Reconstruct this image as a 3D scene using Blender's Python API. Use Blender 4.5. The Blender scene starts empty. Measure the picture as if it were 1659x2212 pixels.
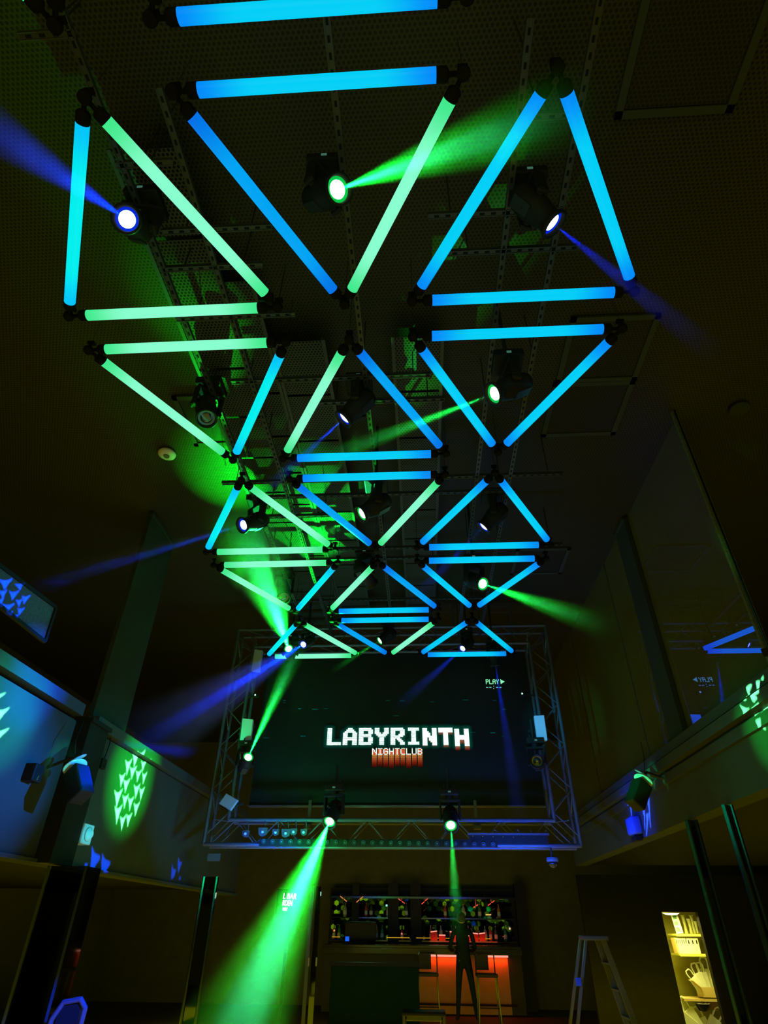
import bpy, bmesh, math, random
from mathutils import Vector, Matrix, Quaternion
random.seed(7)
R = math.radians
PI = math.pi
S = bpy.context.scene
COL = S.collection

# ------------------------------------------------------------------ camera
F, PITCH, YAW, ROLL, CZ = 1254.1949, .6207, -.0631, .0115, 1.5
cp, sp = math.cos(PITCH), math.sin(PITCH)
cy_, sy_ = math.cos(YAW), math.sin(YAW)
FW = Vector((sy_*cp, cy_*cp, sp))
RI = Vector((cy_, -sy_, 0))
UP = RI.cross(FW)
cr, sr = math.cos(ROLL), math.sin(ROLL)
R2 = cr*RI + sr*UP
U2 = -sr*RI + cr*UP
CAM = Vector((0, 0, CZ))
cd = bpy.data.cameras.new('camera')
cam = bpy.data.objects.new('camera', cd)
COL.objects.link(cam)
m = Matrix((R2, U2, -FW)).transposed().to_4x4()
m.translation = CAM
cam.matrix_world = m
cd.sensor_fit = 'HORIZONTAL'
cd.sensor_width = 36
cd.lens = F/1659*36
cd.clip_end = 200
S.camera = cam


def ray(px, py):
    return FW + R2*((px-829.5)/F) - U2*((py-1106)/F)


def at(px, py, x=None, y=None, z=None):
    """point of the room seen at a pixel, on the plane x=, y= or z="""
    d = ray(px, py)
    if x is not None: t = x/d.x
    elif y is not None: t = y/d.y
    else: t = (z-CZ)/d.z
    return CAM + d*t


# ------------------------------------------------------------------ exposure, world, added fill light
S.view_settings.view_transform = 'Standard'
S.view_settings.look = 'None'
S.view_settings.exposure = 0
S.view_settings.gamma = 1
S.view_settings.use_curve_mapping = False
S.cycles.max_bounces = 5
S.cycles.diffuse_bounces = 2
S.cycles.glossy_bounces = 3
S.cycles.transmission_bounces = 4
S.cycles.volume_bounces = 0
w = bpy.data.worlds.new('world')
S.world = w
w.use_nodes = True
w.node_tree.nodes['Background'].inputs[0].default_value = (1, .87, .01, 1)
w.node_tree.nodes['Background'].inputs[1].default_value = .02


def area_light(name, loc, size, power, color, rot=(0, 0, 0)):
    l = bpy.data.lights.new(name, 'AREA')
    l.shape = 'RECTANGLE'
    l.size, l.size_y = size
    l.energy = power
    l.color = color
    o = bpy.data.objects.new(name, l)
    o.location = loc
    o.rotation_euler = rot
    COL.objects.link(o)
    return o


AMB = 34.0
WARM = (1, .86, .0)
area_light('fill_light', (-.4, 3, .06), (6.2, 6), AMB*1.3, WARM, (PI, 0, 0))  # unseen warm area lights, added to lift the dark surfaces
area_light('fill_light', (-.4, 9.5, .06), (6.2, 6), AMB*2.4, WARM, (PI, 0, 0))
area_light('fill_light', (-.4, -2.6, 2.6), (6, 4), AMB*1.8, WARM, (R(90), 0, 0))
area_light('rear_fill_light', (0, 13.4, .2), (10, 1), AMB*2.0, WARM, (R(110), 0, 0))
area_light('side_fill_light', (-5.6, 8, .1), (2.5, 9), AMB*1.2, WARM, (PI, 0, 0))
area_light('side_fill_light', (5.4, 8, .1), (2.5, 9), AMB*1.5, WARM, (PI, 0, 0))
area_light('balcony_fill_light', (-5.6, 6, 2.25), (2.5, 9), AMB*.8, WARM, (PI, 0, 0))
area_light('balcony_fill_light', (5.4, 6, 2.65), (2.5, 9), AMB*.8, WARM, (PI, 0, 0))


# ------------------------------------------------------------------ materials
def mat(name, col=(.05, .047, .04), rough=.6, metal=0, emit=None, es=1, spec=.1):
    mm = bpy.data.materials.new(name)
    mm.use_nodes = True
    b = mm.node_tree.nodes['Principled BSDF']
    b.inputs['Base Color'].default_value = (*col, 1)
    b.inputs['Roughness'].default_value = rough
    b.inputs['Metallic'].default_value = metal
    b.inputs['Specular IOR Level'].default_value = spec
    if emit:
        b.inputs['Emission Color'].default_value = (*emit, 1)
        b.inputs['Emission Strength'].default_value = es
    return mm


def N(mm, t, **k):
    n = mm.node_tree.nodes.new(t)
    for a, v in k.items(): setattr(n, a, v)
    return n


def L(mm, a, b): mm.node_tree.links.new(a, b)


def noisy(name, col, var=.25, scale=6, rough=.7, **k):
    k.setdefault('spec', .04)
    """paint with slight patchy wear"""
    mm = mat(name, col, rough, **k)
    b = mm.node_tree.nodes['Principled BSDF']
    tc = N(mm, 'ShaderNodeTexCoord')
    nz = N(mm, 'ShaderNodeTexNoise')
    nz.inputs['Scale'].default_value = scale
    nz.inputs['Detail'].default_value = 5
    L(mm, tc.outputs['Object'], nz.inputs['Vector'])
    mx = N(mm, 'ShaderNodeMix', data_type='RGBA')
    mx.inputs[6].default_value = (*[c*(1-var) for c in col], 1)
    mx.inputs[7].default_value = (*[c*(1+var) for c in col], 1)
    L(mm, nz.outputs['Fac'], mx.inputs[0])
    L(mm, mx.outputs[2], b.inputs['Base Color'])
    bp = N(mm, 'ShaderNodeBump')
    bp.inputs['Strength'].default_value = .08
    L(mm, nz.outputs['Fac'], bp.inputs['Height'])
    L(mm, bp.outputs['Normal'], b.inputs['Normal'])
    return mm


def perforated(name, col, hole, pitch, radius, metal=.0, rough=.45):
    """sheet metal with a staggered grid of round holes, in object coordinates (metres)"""
    mm = mat(name, col, rough, metal)
    b = mm.node_tree.nodes['Principled BSDF']
    tc = N(mm, 'ShaderNodeTexCoord')
    sx = N(mm, 'ShaderNodeSeparateXYZ')
    L(mm, tc.outputs['Object'], sx.inputs[0])

    def M(op, a, bb=None):
        n = N(mm, 'ShaderNodeMath', operation=op)
        for i, v in enumerate((a, bb)):
            if v is None: continue
            if isinstance(v, (int, float)): n.inputs[i].default_value = v
            else: L(mm, v, n.inputs[i])
        return n.outputs[0]
    outs = []
    for off in (0, .5):
        u = M('SUBTRACT', M('FRACT', M('ADD', M('MULTIPLY', sx.outputs[0], 1/pitch), off)), .5)
        v = M('SUBTRACT', M('FRACT', M('ADD', M('MULTIPLY', sx.outputs[1], 1/(pitch*1.732)), off)), .5)
        v = M('MULTIPLY', v, 1.732)
        outs.append(M('SQRT', M('ADD', M('MULTIPLY', u, u), M('MULTIPLY', v, v))))
    d = M('MINIMUM', outs[0], outs[1])
    h = M('LESS_THAN', d, radius)
    mx = N(mm, 'ShaderNodeMix', data_type='RGBA')
    mx.inputs[6].default_value = (*col, 1)
    mx.inputs[7].default_value = (*hole, 1)
    L(mm, h, mx.inputs[0])
    L(mm, mx.outputs[2], b.inputs['Base Color'])
    return mm


def tube_mat(name, mid, end):
    """frosted LED tube: bright middle, deeper coloured ends"""
    mm = mat(name, (.02, .02, .02), .4)
    b = mm.node_tree.nodes['Principled BSDF']
    tc = N(mm, 'ShaderNodeTexCoord')
    sx = N(mm, 'ShaderNodeSeparateXYZ')
    L(mm, tc.outputs['Object'], sx.inputs[0])
    ab = N(mm, 'ShaderNodeMath', operation='ABSOLUTE')
    L(mm, sx.outputs[0], ab.inputs[0])
    mr = N(mm, 'ShaderNodeMapRange', interpolation_type='SMOOTHSTEP')
    mr.inputs['From Min'].default_value = .28
    mr.inputs['From Max'].default_value = .60
    L(mm, ab.outputs[0], mr.inputs['Value'])
    mx = N(mm, 'ShaderNodeMix', data_type='RGBA')
    mx.inputs[6].default_value = (*mid, 1)
    mx.inputs[7].default_value = (*end, 1)
    L(mm, mr.outputs[0], mx.inputs[0])
    L(mm, mx.outputs[2], b.inputs['Emission Color'])
    b.inputs['Emission Strength'].default_value = 1
    b.inputs['Base Color'].default_value = (0, 0, 0, 1)
    return mm


DARK = (.05, .047, .042)
M_black = mat('black_plastic', (.014, .013, .007), .5, spec=.1)
M_joint = mat('matt_black_joint', (.006, .006, .004), .7, spec=.05)
M_blackm = mat('black_metal', (.018, .017, .011), .45, spec=.2)
M_paint = noisy('dark_paint', (.085, .078, .02))
M_ceil = perforated('perforated_ceiling_metal', (.034, .031, .013), (.014, .0125, .005), .032, .31)
M_tray = perforated('perforated_tray_metal', (.055, .055, .03), (.006, .006, .003), .030, .34, .1, .5)
M_rail = mat('galvanised_strut', (.05, .052, .04), .4, .4)
M_slot = mat('slot_dark', (.006, .006, .004), .8)
M_alu = mat('truss_aluminium', (.08, .09, .08), .35, .4)
M_wallL = noisy('painted_balcony_panel', (.055, .06, .045), .18, 3)
M_trim = noisy('painted_trim', (.055, .06, .05), .15, 5, .5)
M_pillar = noisy('painted_pillar', (.03, .038, .025), .1, 3)
M_grey = noisy('grey_panel', (.09, .10, .09), .1, 8)
M_grille = perforated('grille_metal', (.026, .024, .014), (.014, .013, .007), .03, .33)
M_frame = mat('grille_frame', (.034, .042, .028), .6)
M_mirror = mat('dark_mirror', (.10, .12, .08), .04, 1)
M_mirror_up = mat('tinted_mirror_glass', (.22, .07, .60), .02, 1)
_nt = M_mirror_up.node_tree
_g = N(M_mirror_up, 'ShaderNodeBsdfGlossy'); _g.inputs['Color'].default_value = (.10, .12, .60, 1); _g.inputs['Roughness'].default_value = .01
_d = N(M_mirror_up, 'ShaderNodeBsdfDiffuse'); _d.inputs['Color'].default_value = (.07, .062, .004, 1)
_a = N(M_mirror_up, 'ShaderNodeAddShader')
L(M_mirror_up, _g.outputs[0], _a.inputs[0]); L(M_mirror_up, _d.outputs[0], _a.inputs[1])
L(M_mirror_up, _a.outputs[0], _nt.nodes['Material Output'].inputs[0])
M_hex = mat('mirror_tile', (.04, .11, .07), .08, 1)
M_gloss = mat('black_gloss', (.012, .012, .008), .15, spec=.5)
M_chrome = mat('chrome', (.5, .5, .48), .2, 1)
M_edge = mat('dark_edge_metal', (.07, .10, .08), .25, 1)
M_screen = noisy('led_screen_face', (.016, .02, .010), .2, 2, .5)
M_white = mat('white_plastic', (.5, .5, .48), .4)
M_tube = {'green': tube_mat('green_tube_glow', (.25, 1, .62), (.05, .82, .26)),
          'cyan': tube_mat('cyan_tube_glow', (0, .86, .86), (0, .55, .95)),
          'blue': tube_mat('blue_tube_glow', (0, .62, .93), (0, .25, .95)),
          'deep': tube_mat('deep_blue_tube_glow', (0, .37, .9), (0, .17, .80))}
LENS = {'green': (mat('lens_green_hot', (0, 0, 0), .3, emit=(.45, 1, .55), es=6), mat('lens_green_rim', (0, .02, 0), .2, emit=(.0, .55, .06), es=1)),
        'blue': (mat('lens_blue_hot', (0, 0, 0), .3, emit=(.5, .65, 1), es=5), mat('lens_blue_rim', (0, 0, .02), .2, emit=(.0, .02, .65), es=1)),
        'off': (mat('lens_unlit_glass', (.02, .03, .05), .05, spec=1), mat('lens_unlit_rim', (.1, .1, .1), .2, .8))}


# ------------------------------------------------------------------ mesh helpers
def B(): return bmesh.new()


def box(bm, c, s, rot=None, bevel=0):
    r = bmesh.ops.create_cube(bm, size=1)
    vs = r['verts']
    mt = Matrix.Translation(c) @ (rot.to_4x4() if rot else Matrix()) @ Matrix.Diagonal((*s, 1))
    bmesh.ops.transform(bm, matrix=mt, verts=vs)
    if bevel:
        es = {e for v in vs for e in v.link_edges}
        bmesh.ops.bevel(bm, geom=list(es), offset=bevel, segments=2, affect='EDGES', profile=.5)


def frame_of(d):
    d = d.normalized()
    return d.to_track_quat('Z', 'Y').to_matrix()


def cyl(bm, a, b, r, seg=10, r2=None):
    a, b = Vector(a), Vector(b)
    d = b-a
    if d.length < 1e-6: return
    q = bmesh.ops.create_cone(bm, cap_ends=True, segments=seg, radius1=r, radius2=r if r2 is None else r2, depth=d.length)
    bmesh.ops.transform(bm, matrix=Matrix.Translation((a+b)/2) @ frame_of(d).to_4x4(), verts=q['verts'])


def path(bm, pts, r, seg=8):
    for a, b in zip(pts, pts[1:]): cyl(bm, a, b, r, seg)
    for p in pts[1:-1]:
        q = bmesh.ops.create_uvsphere(bm, u_segments=seg, v_segments=6, radius=r)
        bmesh.ops.transform(bm, matrix=Matrix.Translation(p), verts=q['verts'])


def lathe(bm, prof, mt=None, seg=28, cap0=True, cap1=True):
    mt = mt or Matrix()
    rings = []
    for (r, z) in prof:
        rings.append([bm.verts.new(mt @ Vector((r*math.cos(2*PI*i/seg), r*math.sin(2*PI*i/seg), z))) for i in range(seg)])
    for a, b in zip(rings, rings[1:]):
        for i in range(seg):
            j = (i+1) % seg
            f = bm.faces.new((a[i], a[j], b[j], b[i]))
            f.smooth = True
    if cap0: bm.faces.new(list(reversed(rings[0])))
    if cap1: bm.faces.new(rings[-1])


def prism(bm, poly, ext):
    """polygon (3D points) extruded along the vector ext"""
    ext = Vector(ext)
    a = [bm.verts.new(Vector(p)) for p in poly]
    b = [bm.verts.new(Vector(p)+ext) for p in poly]
    n = len(a)
    bm.faces.new(a)
    bm.faces.new(list(reversed(b)))
    for i in range(n):
        j = (i+1) % n
        bm.faces.new((a[j], a[i], b[i], b[j]))


def bar(bm, a, b, wdt, hgt, upv=(0, 0, 1)):
    """box beam from a to b"""
    a, b = Vector(a), Vector(b)
    d = (b-a)
    x = d.normalized()
    y = Vector(upv).cross(x).normalized()
    z = x.cross(y)
    rot = Matrix((x, y, z)).transposed()
    box(bm, (a+b)/2, (d.length, wdt, hgt), rot)


def root_loc(p):
    v = Vector((0, 0, 0))
    while p is not None:
        v += p.location
        p = p.parent
    return v


def obj(name, bm, mt, parent=None, label=None, smooth=False, local=False, recalc=True):
    if recalc: bmesh.ops.recalc_face_normals(bm, faces=bm.faces)
    if parent is not None and not local:
        bmesh.ops.translate(bm, vec=-root_loc(parent), verts=bm.verts)
    me = bpy.data.meshes.new(name)
    bm.to_mesh(me)
    bm.free()
    if smooth:
        for p in me.polygons: p.use_smooth = True
    me.materials.append(mt)
    o = bpy.data.objects.new(name, me)
    COL.objects.link(o)
    o.parent = parent
    if label: o['label'] = label
    return o


def tag(o, label, cat, group=None, kind=None):
    o['label'] = label
    o['category'] = cat
    if group: o['group'] = group
    if kind: o['kind'] = kind
    return o


def thing(name, label, cat, loc=(0, 0, 0), group=None):
    o = bpy.data.objects.new(name, None)
    o.empty_display_size = .1
    COL.objects.link(o)
    o.location = loc
    return tag(o, label, cat, group)


def struct(name, bm, mt, parent=None):
    o = obj(name, bm, mt, parent)
    if parent is None: o['kind'] = 'structure'
    return o


def copy_tree(o, parent=None):
    c = o.copy()
    COL.objects.link(c)
    c.parent = parent
    for ch in list(o.children): copy_tree(ch, c)
    return c


# ------------------------------------------------------------------ room
XL, XR = -3.4, 2.75          # faces of the balcony fronts
ZC = 5.9                     # ceiling
ZL0, ZL1 = 1.93, 3.28        # left front, bottom and top
ZR0, ZR1 = 2.43, 3.16        # right front
YB = 17.6                    # back wall
b = B(); box(b, (0, 7, -.05), (16, 21.4, .1)); struct('floor', b, noisy('dark_floor', (.05, .04, .02), .3, 4, .35))
b = B(); box(b, (0, 7, ZC+.1), (16, 21.4, .2)); struct('ceiling', b, M_ceil)
b = B(); box(b, (0, YB+.1, ZC/2), (16, .2, ZC)); struct('wall_back', b, M_paint)
b = B(); box(b, (-8.1, 7, ZC/2), (.2, 21.4, ZC)); struct('wall_left', b, M_paint)
b = B(); box(b, (8.1, 7, ZC/2), (.2, 21.4, ZC)); struct('wall_right', b, M_paint)

# left balcony front (a deep painted panel) and right balcony front
b = B(); box(b, (XL-.1, 5.2, (ZL0+ZL1-.14)/2), (.2, 14.4, ZL1-.14-ZL0)); struct('wall_left_balcony', b, M_wallL)
b = B(); box(b, (XR+.1, 5.2, (ZR0+ZR1-.14)/2), (.2, 14.4, ZR1-.14-ZR0)); struct('wall_right_balcony', b, M_wallL)
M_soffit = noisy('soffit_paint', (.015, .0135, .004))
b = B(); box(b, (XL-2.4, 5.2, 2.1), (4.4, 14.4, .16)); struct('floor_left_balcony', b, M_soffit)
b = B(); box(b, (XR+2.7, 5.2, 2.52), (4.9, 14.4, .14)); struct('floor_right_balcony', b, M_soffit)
# top trims: two runs on the left meeting at the dark pillar
pY = [at(130, 1600, x=XL).y, at(190, 1600, x=XL).y]
pyA, pyB = 6.0, 6.0
yA = at(168, 1527, x=XL).y
yA2 = at(206, 1527, x=XL).y
b = B(); box(b, (XL+.0, (yA-2)/2, ZL1-.055), (.16, yA+2, .11)); struct('trim_1', b, M_trim)
b = B(); box(b, (XL+.02, (yA2+12.4)/2, ZL1-.07), (.12, 12.4-yA2, .11)); struct('trim_2', b, M_trim)
for k, (zz, d) in enumerate(((ZR1, .02), (ZR1-.12, .06), (ZR1-.24, .0))):
    b = B(); box(b, (XR-d/2+.02, 5.2, zz-.05), (.12+d, 14.4, .09)); struct('trim_%d' % (3+k), b, M_trim)
b = B(); box(b, (XL+.01, 5.2, ZL0+.015), (.05, 14.4, .03)); struct('trim_6', b, M_trim)


# ------------------------------------------------------------------ pillars
def vert_box(name, pxs, plane, z0, z1, depth, mt, label, cat):
    """upright box whose visible face spans two pixels on the plane x=plane"""
    a = at(*pxs[0], x=plane)
    c = at(*pxs[1], x=plane)
    y0, y1 = sorted((a.y, c.y))
    sgn = 1 if plane < 0 else -1
    t = thing(name, label, cat, (plane, (y0+y1)/2, z0))
    b = B(); box(b, (plane+sgn*depth/2-sgn*.01, (y0+y1)/2, (z0+z1)/2), (depth, y1-y0, z1-z0)); obj('shaft', b, mt, t)
    b = B(); box(b, (plane+sgn*depth/2, (y0+y1)/2, z1-.02), (depth+.03, y1-y0+.03, .04)); obj('cap', b, mt, t)
    return t


vert_box('pillar', [(140, 1640), (188, 1640)], XL, ZL0, ZL1-.11, .16, M_black, 'black pillar face splitting the blue and teal wall panels at left', 'pillar')
vert_box('pillar', [(236, 1400), (300, 1440)], XL-.05, ZL1, ZC-.02, .05, M_pillar, 'tall green grey pillar rising above the left balcony ledge', 'pillar')
vert_box('pillar', [(1418, 1460), (1450, 1460)], XR+.02, ZR1, ZC-.02, .05, M_pillar, 'faint dark green pillar rising above the right balcony ledge', 'pillar')


def clad_column(pa, pb, plane, ztop, label, rot=.0):
    """mirror-clad column with bright bevelled edges"""
    a = at(*pa, x=plane); c = at(*pb, x=plane)
    p = (a+c)/2
    wd = abs(c.y-a.y)
    q = at(*pa, y=a.y); r_ = at(*pb, y=a.y)
    wd = abs(r_.x-q.x)
    t = thing('mirror_column', label, 'column', (a.x, a.y, 0))
    x0 = min(q.x, r_.x)
    x1 = x0+wd
    b = B(); box(b, ((x0+x1)/2, a.y+wd/2, ztop/2), (wd-.03, wd-.03, ztop)); obj('mirror_cladding', b, M_mirror, t)
    for x in (x0, x1):
        b = B(); box(b, (x, a.y, ztop/2), (.022, .03, ztop), Matrix.Rotation(R(35), 3, 'Z')); obj('edge_strip', b, M_edge, t)
    return t


clad_column((105, 1875), (186, 1872), XL+.06, ZL0-.01, 'wide mirror-clad column under the white control box at left')
clad_column((448, 1848), (475, 1848), XL+.3, 2.06, 'narrow mirror-clad column at left below the truss corner')
clad_column((1489, 1795), (1509, 1795), XR-.05, ZR0-.01, 'narrow mirror-clad column beside the lit storeroom')
clad_column((1596, 1850), (1612, 1850), XR-.05, ZR0-.01, 'dim column strip at the far right edge')

# mirror wall above the right balcony front, with a metal post
t = thing('mirror_wall', 'dark mirror panel above the right balcony front reflecting two blue tubes', 'mirror', (XR, 8.5, ZR1))
b = B(); box(b, (XR+.05, 8.5, (ZR1+ZC)/2), (.03, 7.8, ZC-ZR1)); obj('mirror_glass', b, M_mirror_up, t)
for yy in (7.6, 10.0):
    b = B(); box(b, (XR+.033, yy, (ZR1+ZC)/2), (.008, .02, ZC-ZR1)); obj('joint_strip', b, M_frame, t)
pp = at(1643, 1370, x=XR-.02)
t = thing('metal_post', 'green-glinting metal post at the right edge above the balcony', 'post', (pp.x, pp.y, ZR1))
b = B(); box(b, (pp.x, pp.y, (ZR1+ZC)/2), (.05, .03, ZC-ZR1)); obj('post_web', b, noisy('speckled_post', (.08, .1, .06), .9, 60), t)
for s in (-1, 1):
    b = B(); cyl(b, (pp.x, pp.y+s*.03, ZR1), (pp.x, pp.y+s*.03, ZC), .008); obj('post_edge', b, M_edge, t)

# ------------------------------------------------------------------ ceiling fittings
ZRAIL = 5.35


def rail_y(px, py, y0, y1, label, z=ZRAIL):
    x = at(px, py, z=z).x
    strut((x, y0, z), (x, y1, z), label)


def rail_x(px0, py0, px1, label, z=ZRAIL):
    a = at(px0, py0, z=z)
    x1 = at(px1, py0, z=z).x
    strut((a.x, a.y, z), (x1, a.y, z), label)


def strut(a, b_, label):
    a, b_ = Vector(a), Vector(b_)
    d = (b_-a)
    n = d.normalized()
    side = Vector((0, 0, 1)).cross(n).normalized()
    t = thing('strut_rail', label, 'rail', a, 'slotted strut rails under the ceiling')
    b = B()
    bar(b, a, b_, .041, .004)
    for s in (-1, 1):
        bar(b, a+side*s*.019+Vector((0, 0, .012)), b_+side*s*.019+Vector((0, 0, .012)), .003, .03)
        bar(b, a+side*s*.016-Vector((0, 0, .004)), b_+side*s*.016-Vector((0, 0, .004)), .006, .005)
    n0 = len(b.faces)
    k = int(d.length/.075)
    for i in range(k):
        p = a+n*(.04+i*.075)
        bar(b, p-Vector((0, 0, .0032)), p+n*.032-Vector((0, 0, .0032)), .014, .002)
    b.faces.ensure_lookup_table()
    for f in b.faces[n0:]: f.material_index = 1
    obj('channel', b, M_rail, t).data.materials.append(M_slot)
    # threaded drop rods
    m_ = max(2, int(d.length/2.2)+1)
    for i in range(m_):
        p = a+n*(.15+(d.length-.3)*i/(m_-1))
        b = B(); cyl(b, p, (p.x, p.y, ZC), .005, 6); obj('drop_rod', b, M_blackm, t)


rail_y(285, 410, .7, 8.8, 'long strut rail on the left, below the perforated panels')
rail_y(425, 450, 1.2, 9.6, 'long strut rail second from the left')
rail_y(728, 250, .3, 8.9, 'long strut rail down the middle of the ceiling')
rail_y(1104, 400, 1.0, 8.9, 'long strut rail behind the big blue triangle, left one of the pair')
rail_y(1212, 450, .3, 8.9, 'long strut rail behind the big blue triangle, right one of the pair')
rail_x(40, 80, 165, 'short cross rail in the top left corner')
rail_x(250, 358, 375, 'short cross rail above the blue left spotlight')
rail_x(352, 502, 590, 'green cross rail below the blue left spotlight')
rail_x(352, 583, 570, 'green cross rail crossing the long green tube near its end')
rail_x(380, 690, 640, 'cross rail just under the front green tube pair at left')
rail_x(1115, 256, 1245, 'dim cross rail inside the top of the big blue triangle')
rail_x(925, 468, 1215, 'dim blue cross rail by the front right spotlight')
rail_x(965, 548, 1250, 'dim blue cross rail below the front right spotlight')
rail_x(500, 826, 930, 'cross rail over the inner green and blue tubes')
rail_x(690, 872, 960, 'cross rail behind the small blue spotlight')
rail_x(480, 1045, 1210, 'cross rail over the middle row of tubes')
rail_x(560, 1076, 1110, 'cross rail right behind the middle row')
rail_x(560, 1118, 730, 'short cross rail beside the left blue spotlight of the middle row')
rail_x(600, 1190, 1210, 'cross rail over the fourth row of tubes')
rail_x(600, 1212, 960, 'cross rail between the fourth row tube pairs')
rail_x(600, 1300, 1040, 'cross rail over the last row of tubes')

# perforated panels (cable trays) above the rails on the left and centre
def tray(pa, w_, y0, y1, z, label):
    x = at(*pa, z=z).x
    t = thing('perforated_panel', label, 'ceiling panel', (x, y0, z))
    n = max(1, round((y1-y0)/.62))
    for i in range(n):
        a = y0+(y1-y0)*i/n+.015
        c = y0+(y1-y0)*(i+1)/n-.015
        b = B(); box(b, (x, (a+c)/2, z), (w_, c-a, .006))
        for s in (-1, 1):
            box(b, (x+s*w_/2, (a+c)/2, z+.02), (.01, c-a, .05))
        obj('panel_sheet', b, M_tray, t)
    for s in (-1, 1):
        b = B(); box(b, (x+s*(w_/2+.015), (y0+y1)/2, z-.004), (.03, y1-y0, .02)); obj('edge_rail', b, M_rail, t)


tray((395, 560), .42, 1.6, 9.0, 5.62, 'perforated metal panel strip lit green, leftmost')
tray((522, 700), .34, 2.6, 9.2, 5.66, 'perforated metal panel strip lit green, second from the left')
tray((700, 1000), .42, 3.2, 9.0, 5.66, 'perforated metal panel strip behind the centre tubes')
tray((905, 1000), .40, 3.2, 9.0, 5.66, 'dim perforated metal panel strip right of centre')


def grille(px, label, z=ZC-.012):
    """framed ceiling grille through four pixels (front-left, front-right, back-right, back-left)"""
    P = [at(*p, z=z) for p in px]
    x0 = (P[0].x+P[3].x)/2; x1 = (P[1].x+P[2].x)/2
    y0 = (P[0].y+P[1].y)/2; y1 = (P[2].y+P[3].y)/2
    t = thing('ceiling_grille', label, 'grille', ((x0+x1)/2, y0, z))
    b = B(); box(b, ((x0+x1)/2, (y0+y1)/2, z), (x1-x0-.06, y1-y0-.06, .01)); obj('mesh_face', b, M_grille, t)
    b = B()
    for x in (x0, x1): box(b, (x, (y0+y1)/2, z-.006), (.05, y1-y0+.05, .022))
    for y in (y0, y1): box(b, ((x0+x1)/2, y, z-.006), (x1-x0+.05, .05, .022))
    obj('frame', b, M_frame, t)


grille([(1395, -40), (1665, -60), (1592, 232), (1342, 247)], 'large framed ceiling grille in the top right corner')
grille([(1240, 688), (1416, 684), (1372, 818), (1206, 820)], 'framed ceiling grille by the right tube pair, front one of two')
grille([(1200, 828), (1362, 826), (1326, 935), (1175, 938)], 'framed ceiling grille by the right tube pair, rear one of two')
grille([(1120, 1187), (1230, 1184), (1208, 1236), (1104, 1239)], 'small far ceiling grille right of the fourth tube row')
grille([(378, 860), (455, 856), (500, 955), (425, 960)], 'framed ceiling grille beside the dark left spotlight, lit green')
grille([(884, 1246), (912, 1246), (914, 1300), (884, 1300)], 'tiny far ceiling grille between the centre tubes')

p = at(361, 980, z=ZC-.02)
t = thing('smoke_detector', 'round disc on the dark ceiling left of the tubes, lit green', 'smoke detector', p)
b = B(); lathe(b, [(.085, .02), (.1, .0), (.095, -.02), (.05, -.035)], Matrix.Translation(p)); obj('cover', b, M_white, t)
b = B(); lathe(b, [(.035, -.034), (.032, -.045)], Matrix.Translation(p)); obj('sensor', b, M_grey, t)
p = at(1597, 883, z=ZC-.02)
t = thing('ceiling_speaker', 'very dim round fitting on the ceiling at far right', 'ceiling fitting', p)
b = B(); lathe(b, [(.085, .02), (.1, .0), (.095, -.012)], Matrix.Translation(p)); obj('cover', b, M_frame, t)

# ------------------------------------------------------------------ tube triangles
SC = 1.1
HZ = 3.0411*SC+CZ
TB, TH = 1.3*SC, 1.1258*SC
GAP = .2579*SC
CX, DX, Y0 = -.3843*SC, 1.0561*SC, .9662*SC
INS, INB = .1032*SC, .109*SC
RT = .0345
tube_mesh = {}


def tube_me(length, colour):
    key = (round(length, 4), colour)
    if key in tube_mesh: return tube_mesh[key]
    b = B()
    n = 9
    mt = Matrix.Rotation(PI/2, 4, 'Y')
    lathe(b, [(RT, -length/2+length*i/(n-1)) for i in range(n)], mt, 28, False, False)
    bmesh.ops.recalc_face_normals(b, faces=b.faces)
    me = bpy.data.meshes.new('light_tube')
    b.to_mesh(me); b.free()
    me.materials.append(M_tube[colour])
    tube_mesh[key] = me
    return me


b = B()
lathe(b, [(RT*1.02, -.012), (RT*1.04, .0), (RT*1.04, .035), (RT*.8, .045), (RT*.5, .05), (.012, .052), (.012, .085)], Matrix.Rotation(PI/2, 4, 'Y'), 24)
bmesh.ops.recalc_face_normals(b, faces=b.faces)
cap_me = bpy.data.meshes.new('end_cap'); b.to_mesh(cap_me); b.free(); cap_me.materials.append(M_joint)
b = B()
lathe(b, [(.028, -.02), (.034, -.012), (.034, .012), (.028, .02)], None, 16)
cyl(b, (0, 0, .02), (0, 0, .07), .012)
box(b, (0, 0, .075), (.05, .03, .02))
for k in range(3):
    a = k*2*PI/3
    cyl(b, (.026*math.cos(a), .026*math.sin(a), -.022), (.026*math.cos(a), .026*math.sin(a), -.016), .006, 8)
bmesh.ops.recalc_face_normals(b, faces=b.faces)
joint_me = bpy.data.meshes.new('corner_joint'); b.to_mesh(joint_me); b.free(); joint_me.materials.append(M_joint)

ROWN = ['nearest the camera at the top edge', 'in the first full row', 'in the second row', 'in the third row', 'in the fourth row', 'in the last row above the screen']
COLN = ['left', 'middle', 'right']
CN = {'green': 'mint green', 'cyan': 'cyan', 'blue': 'light blue', 'deep': 'deeper blue'}


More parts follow.
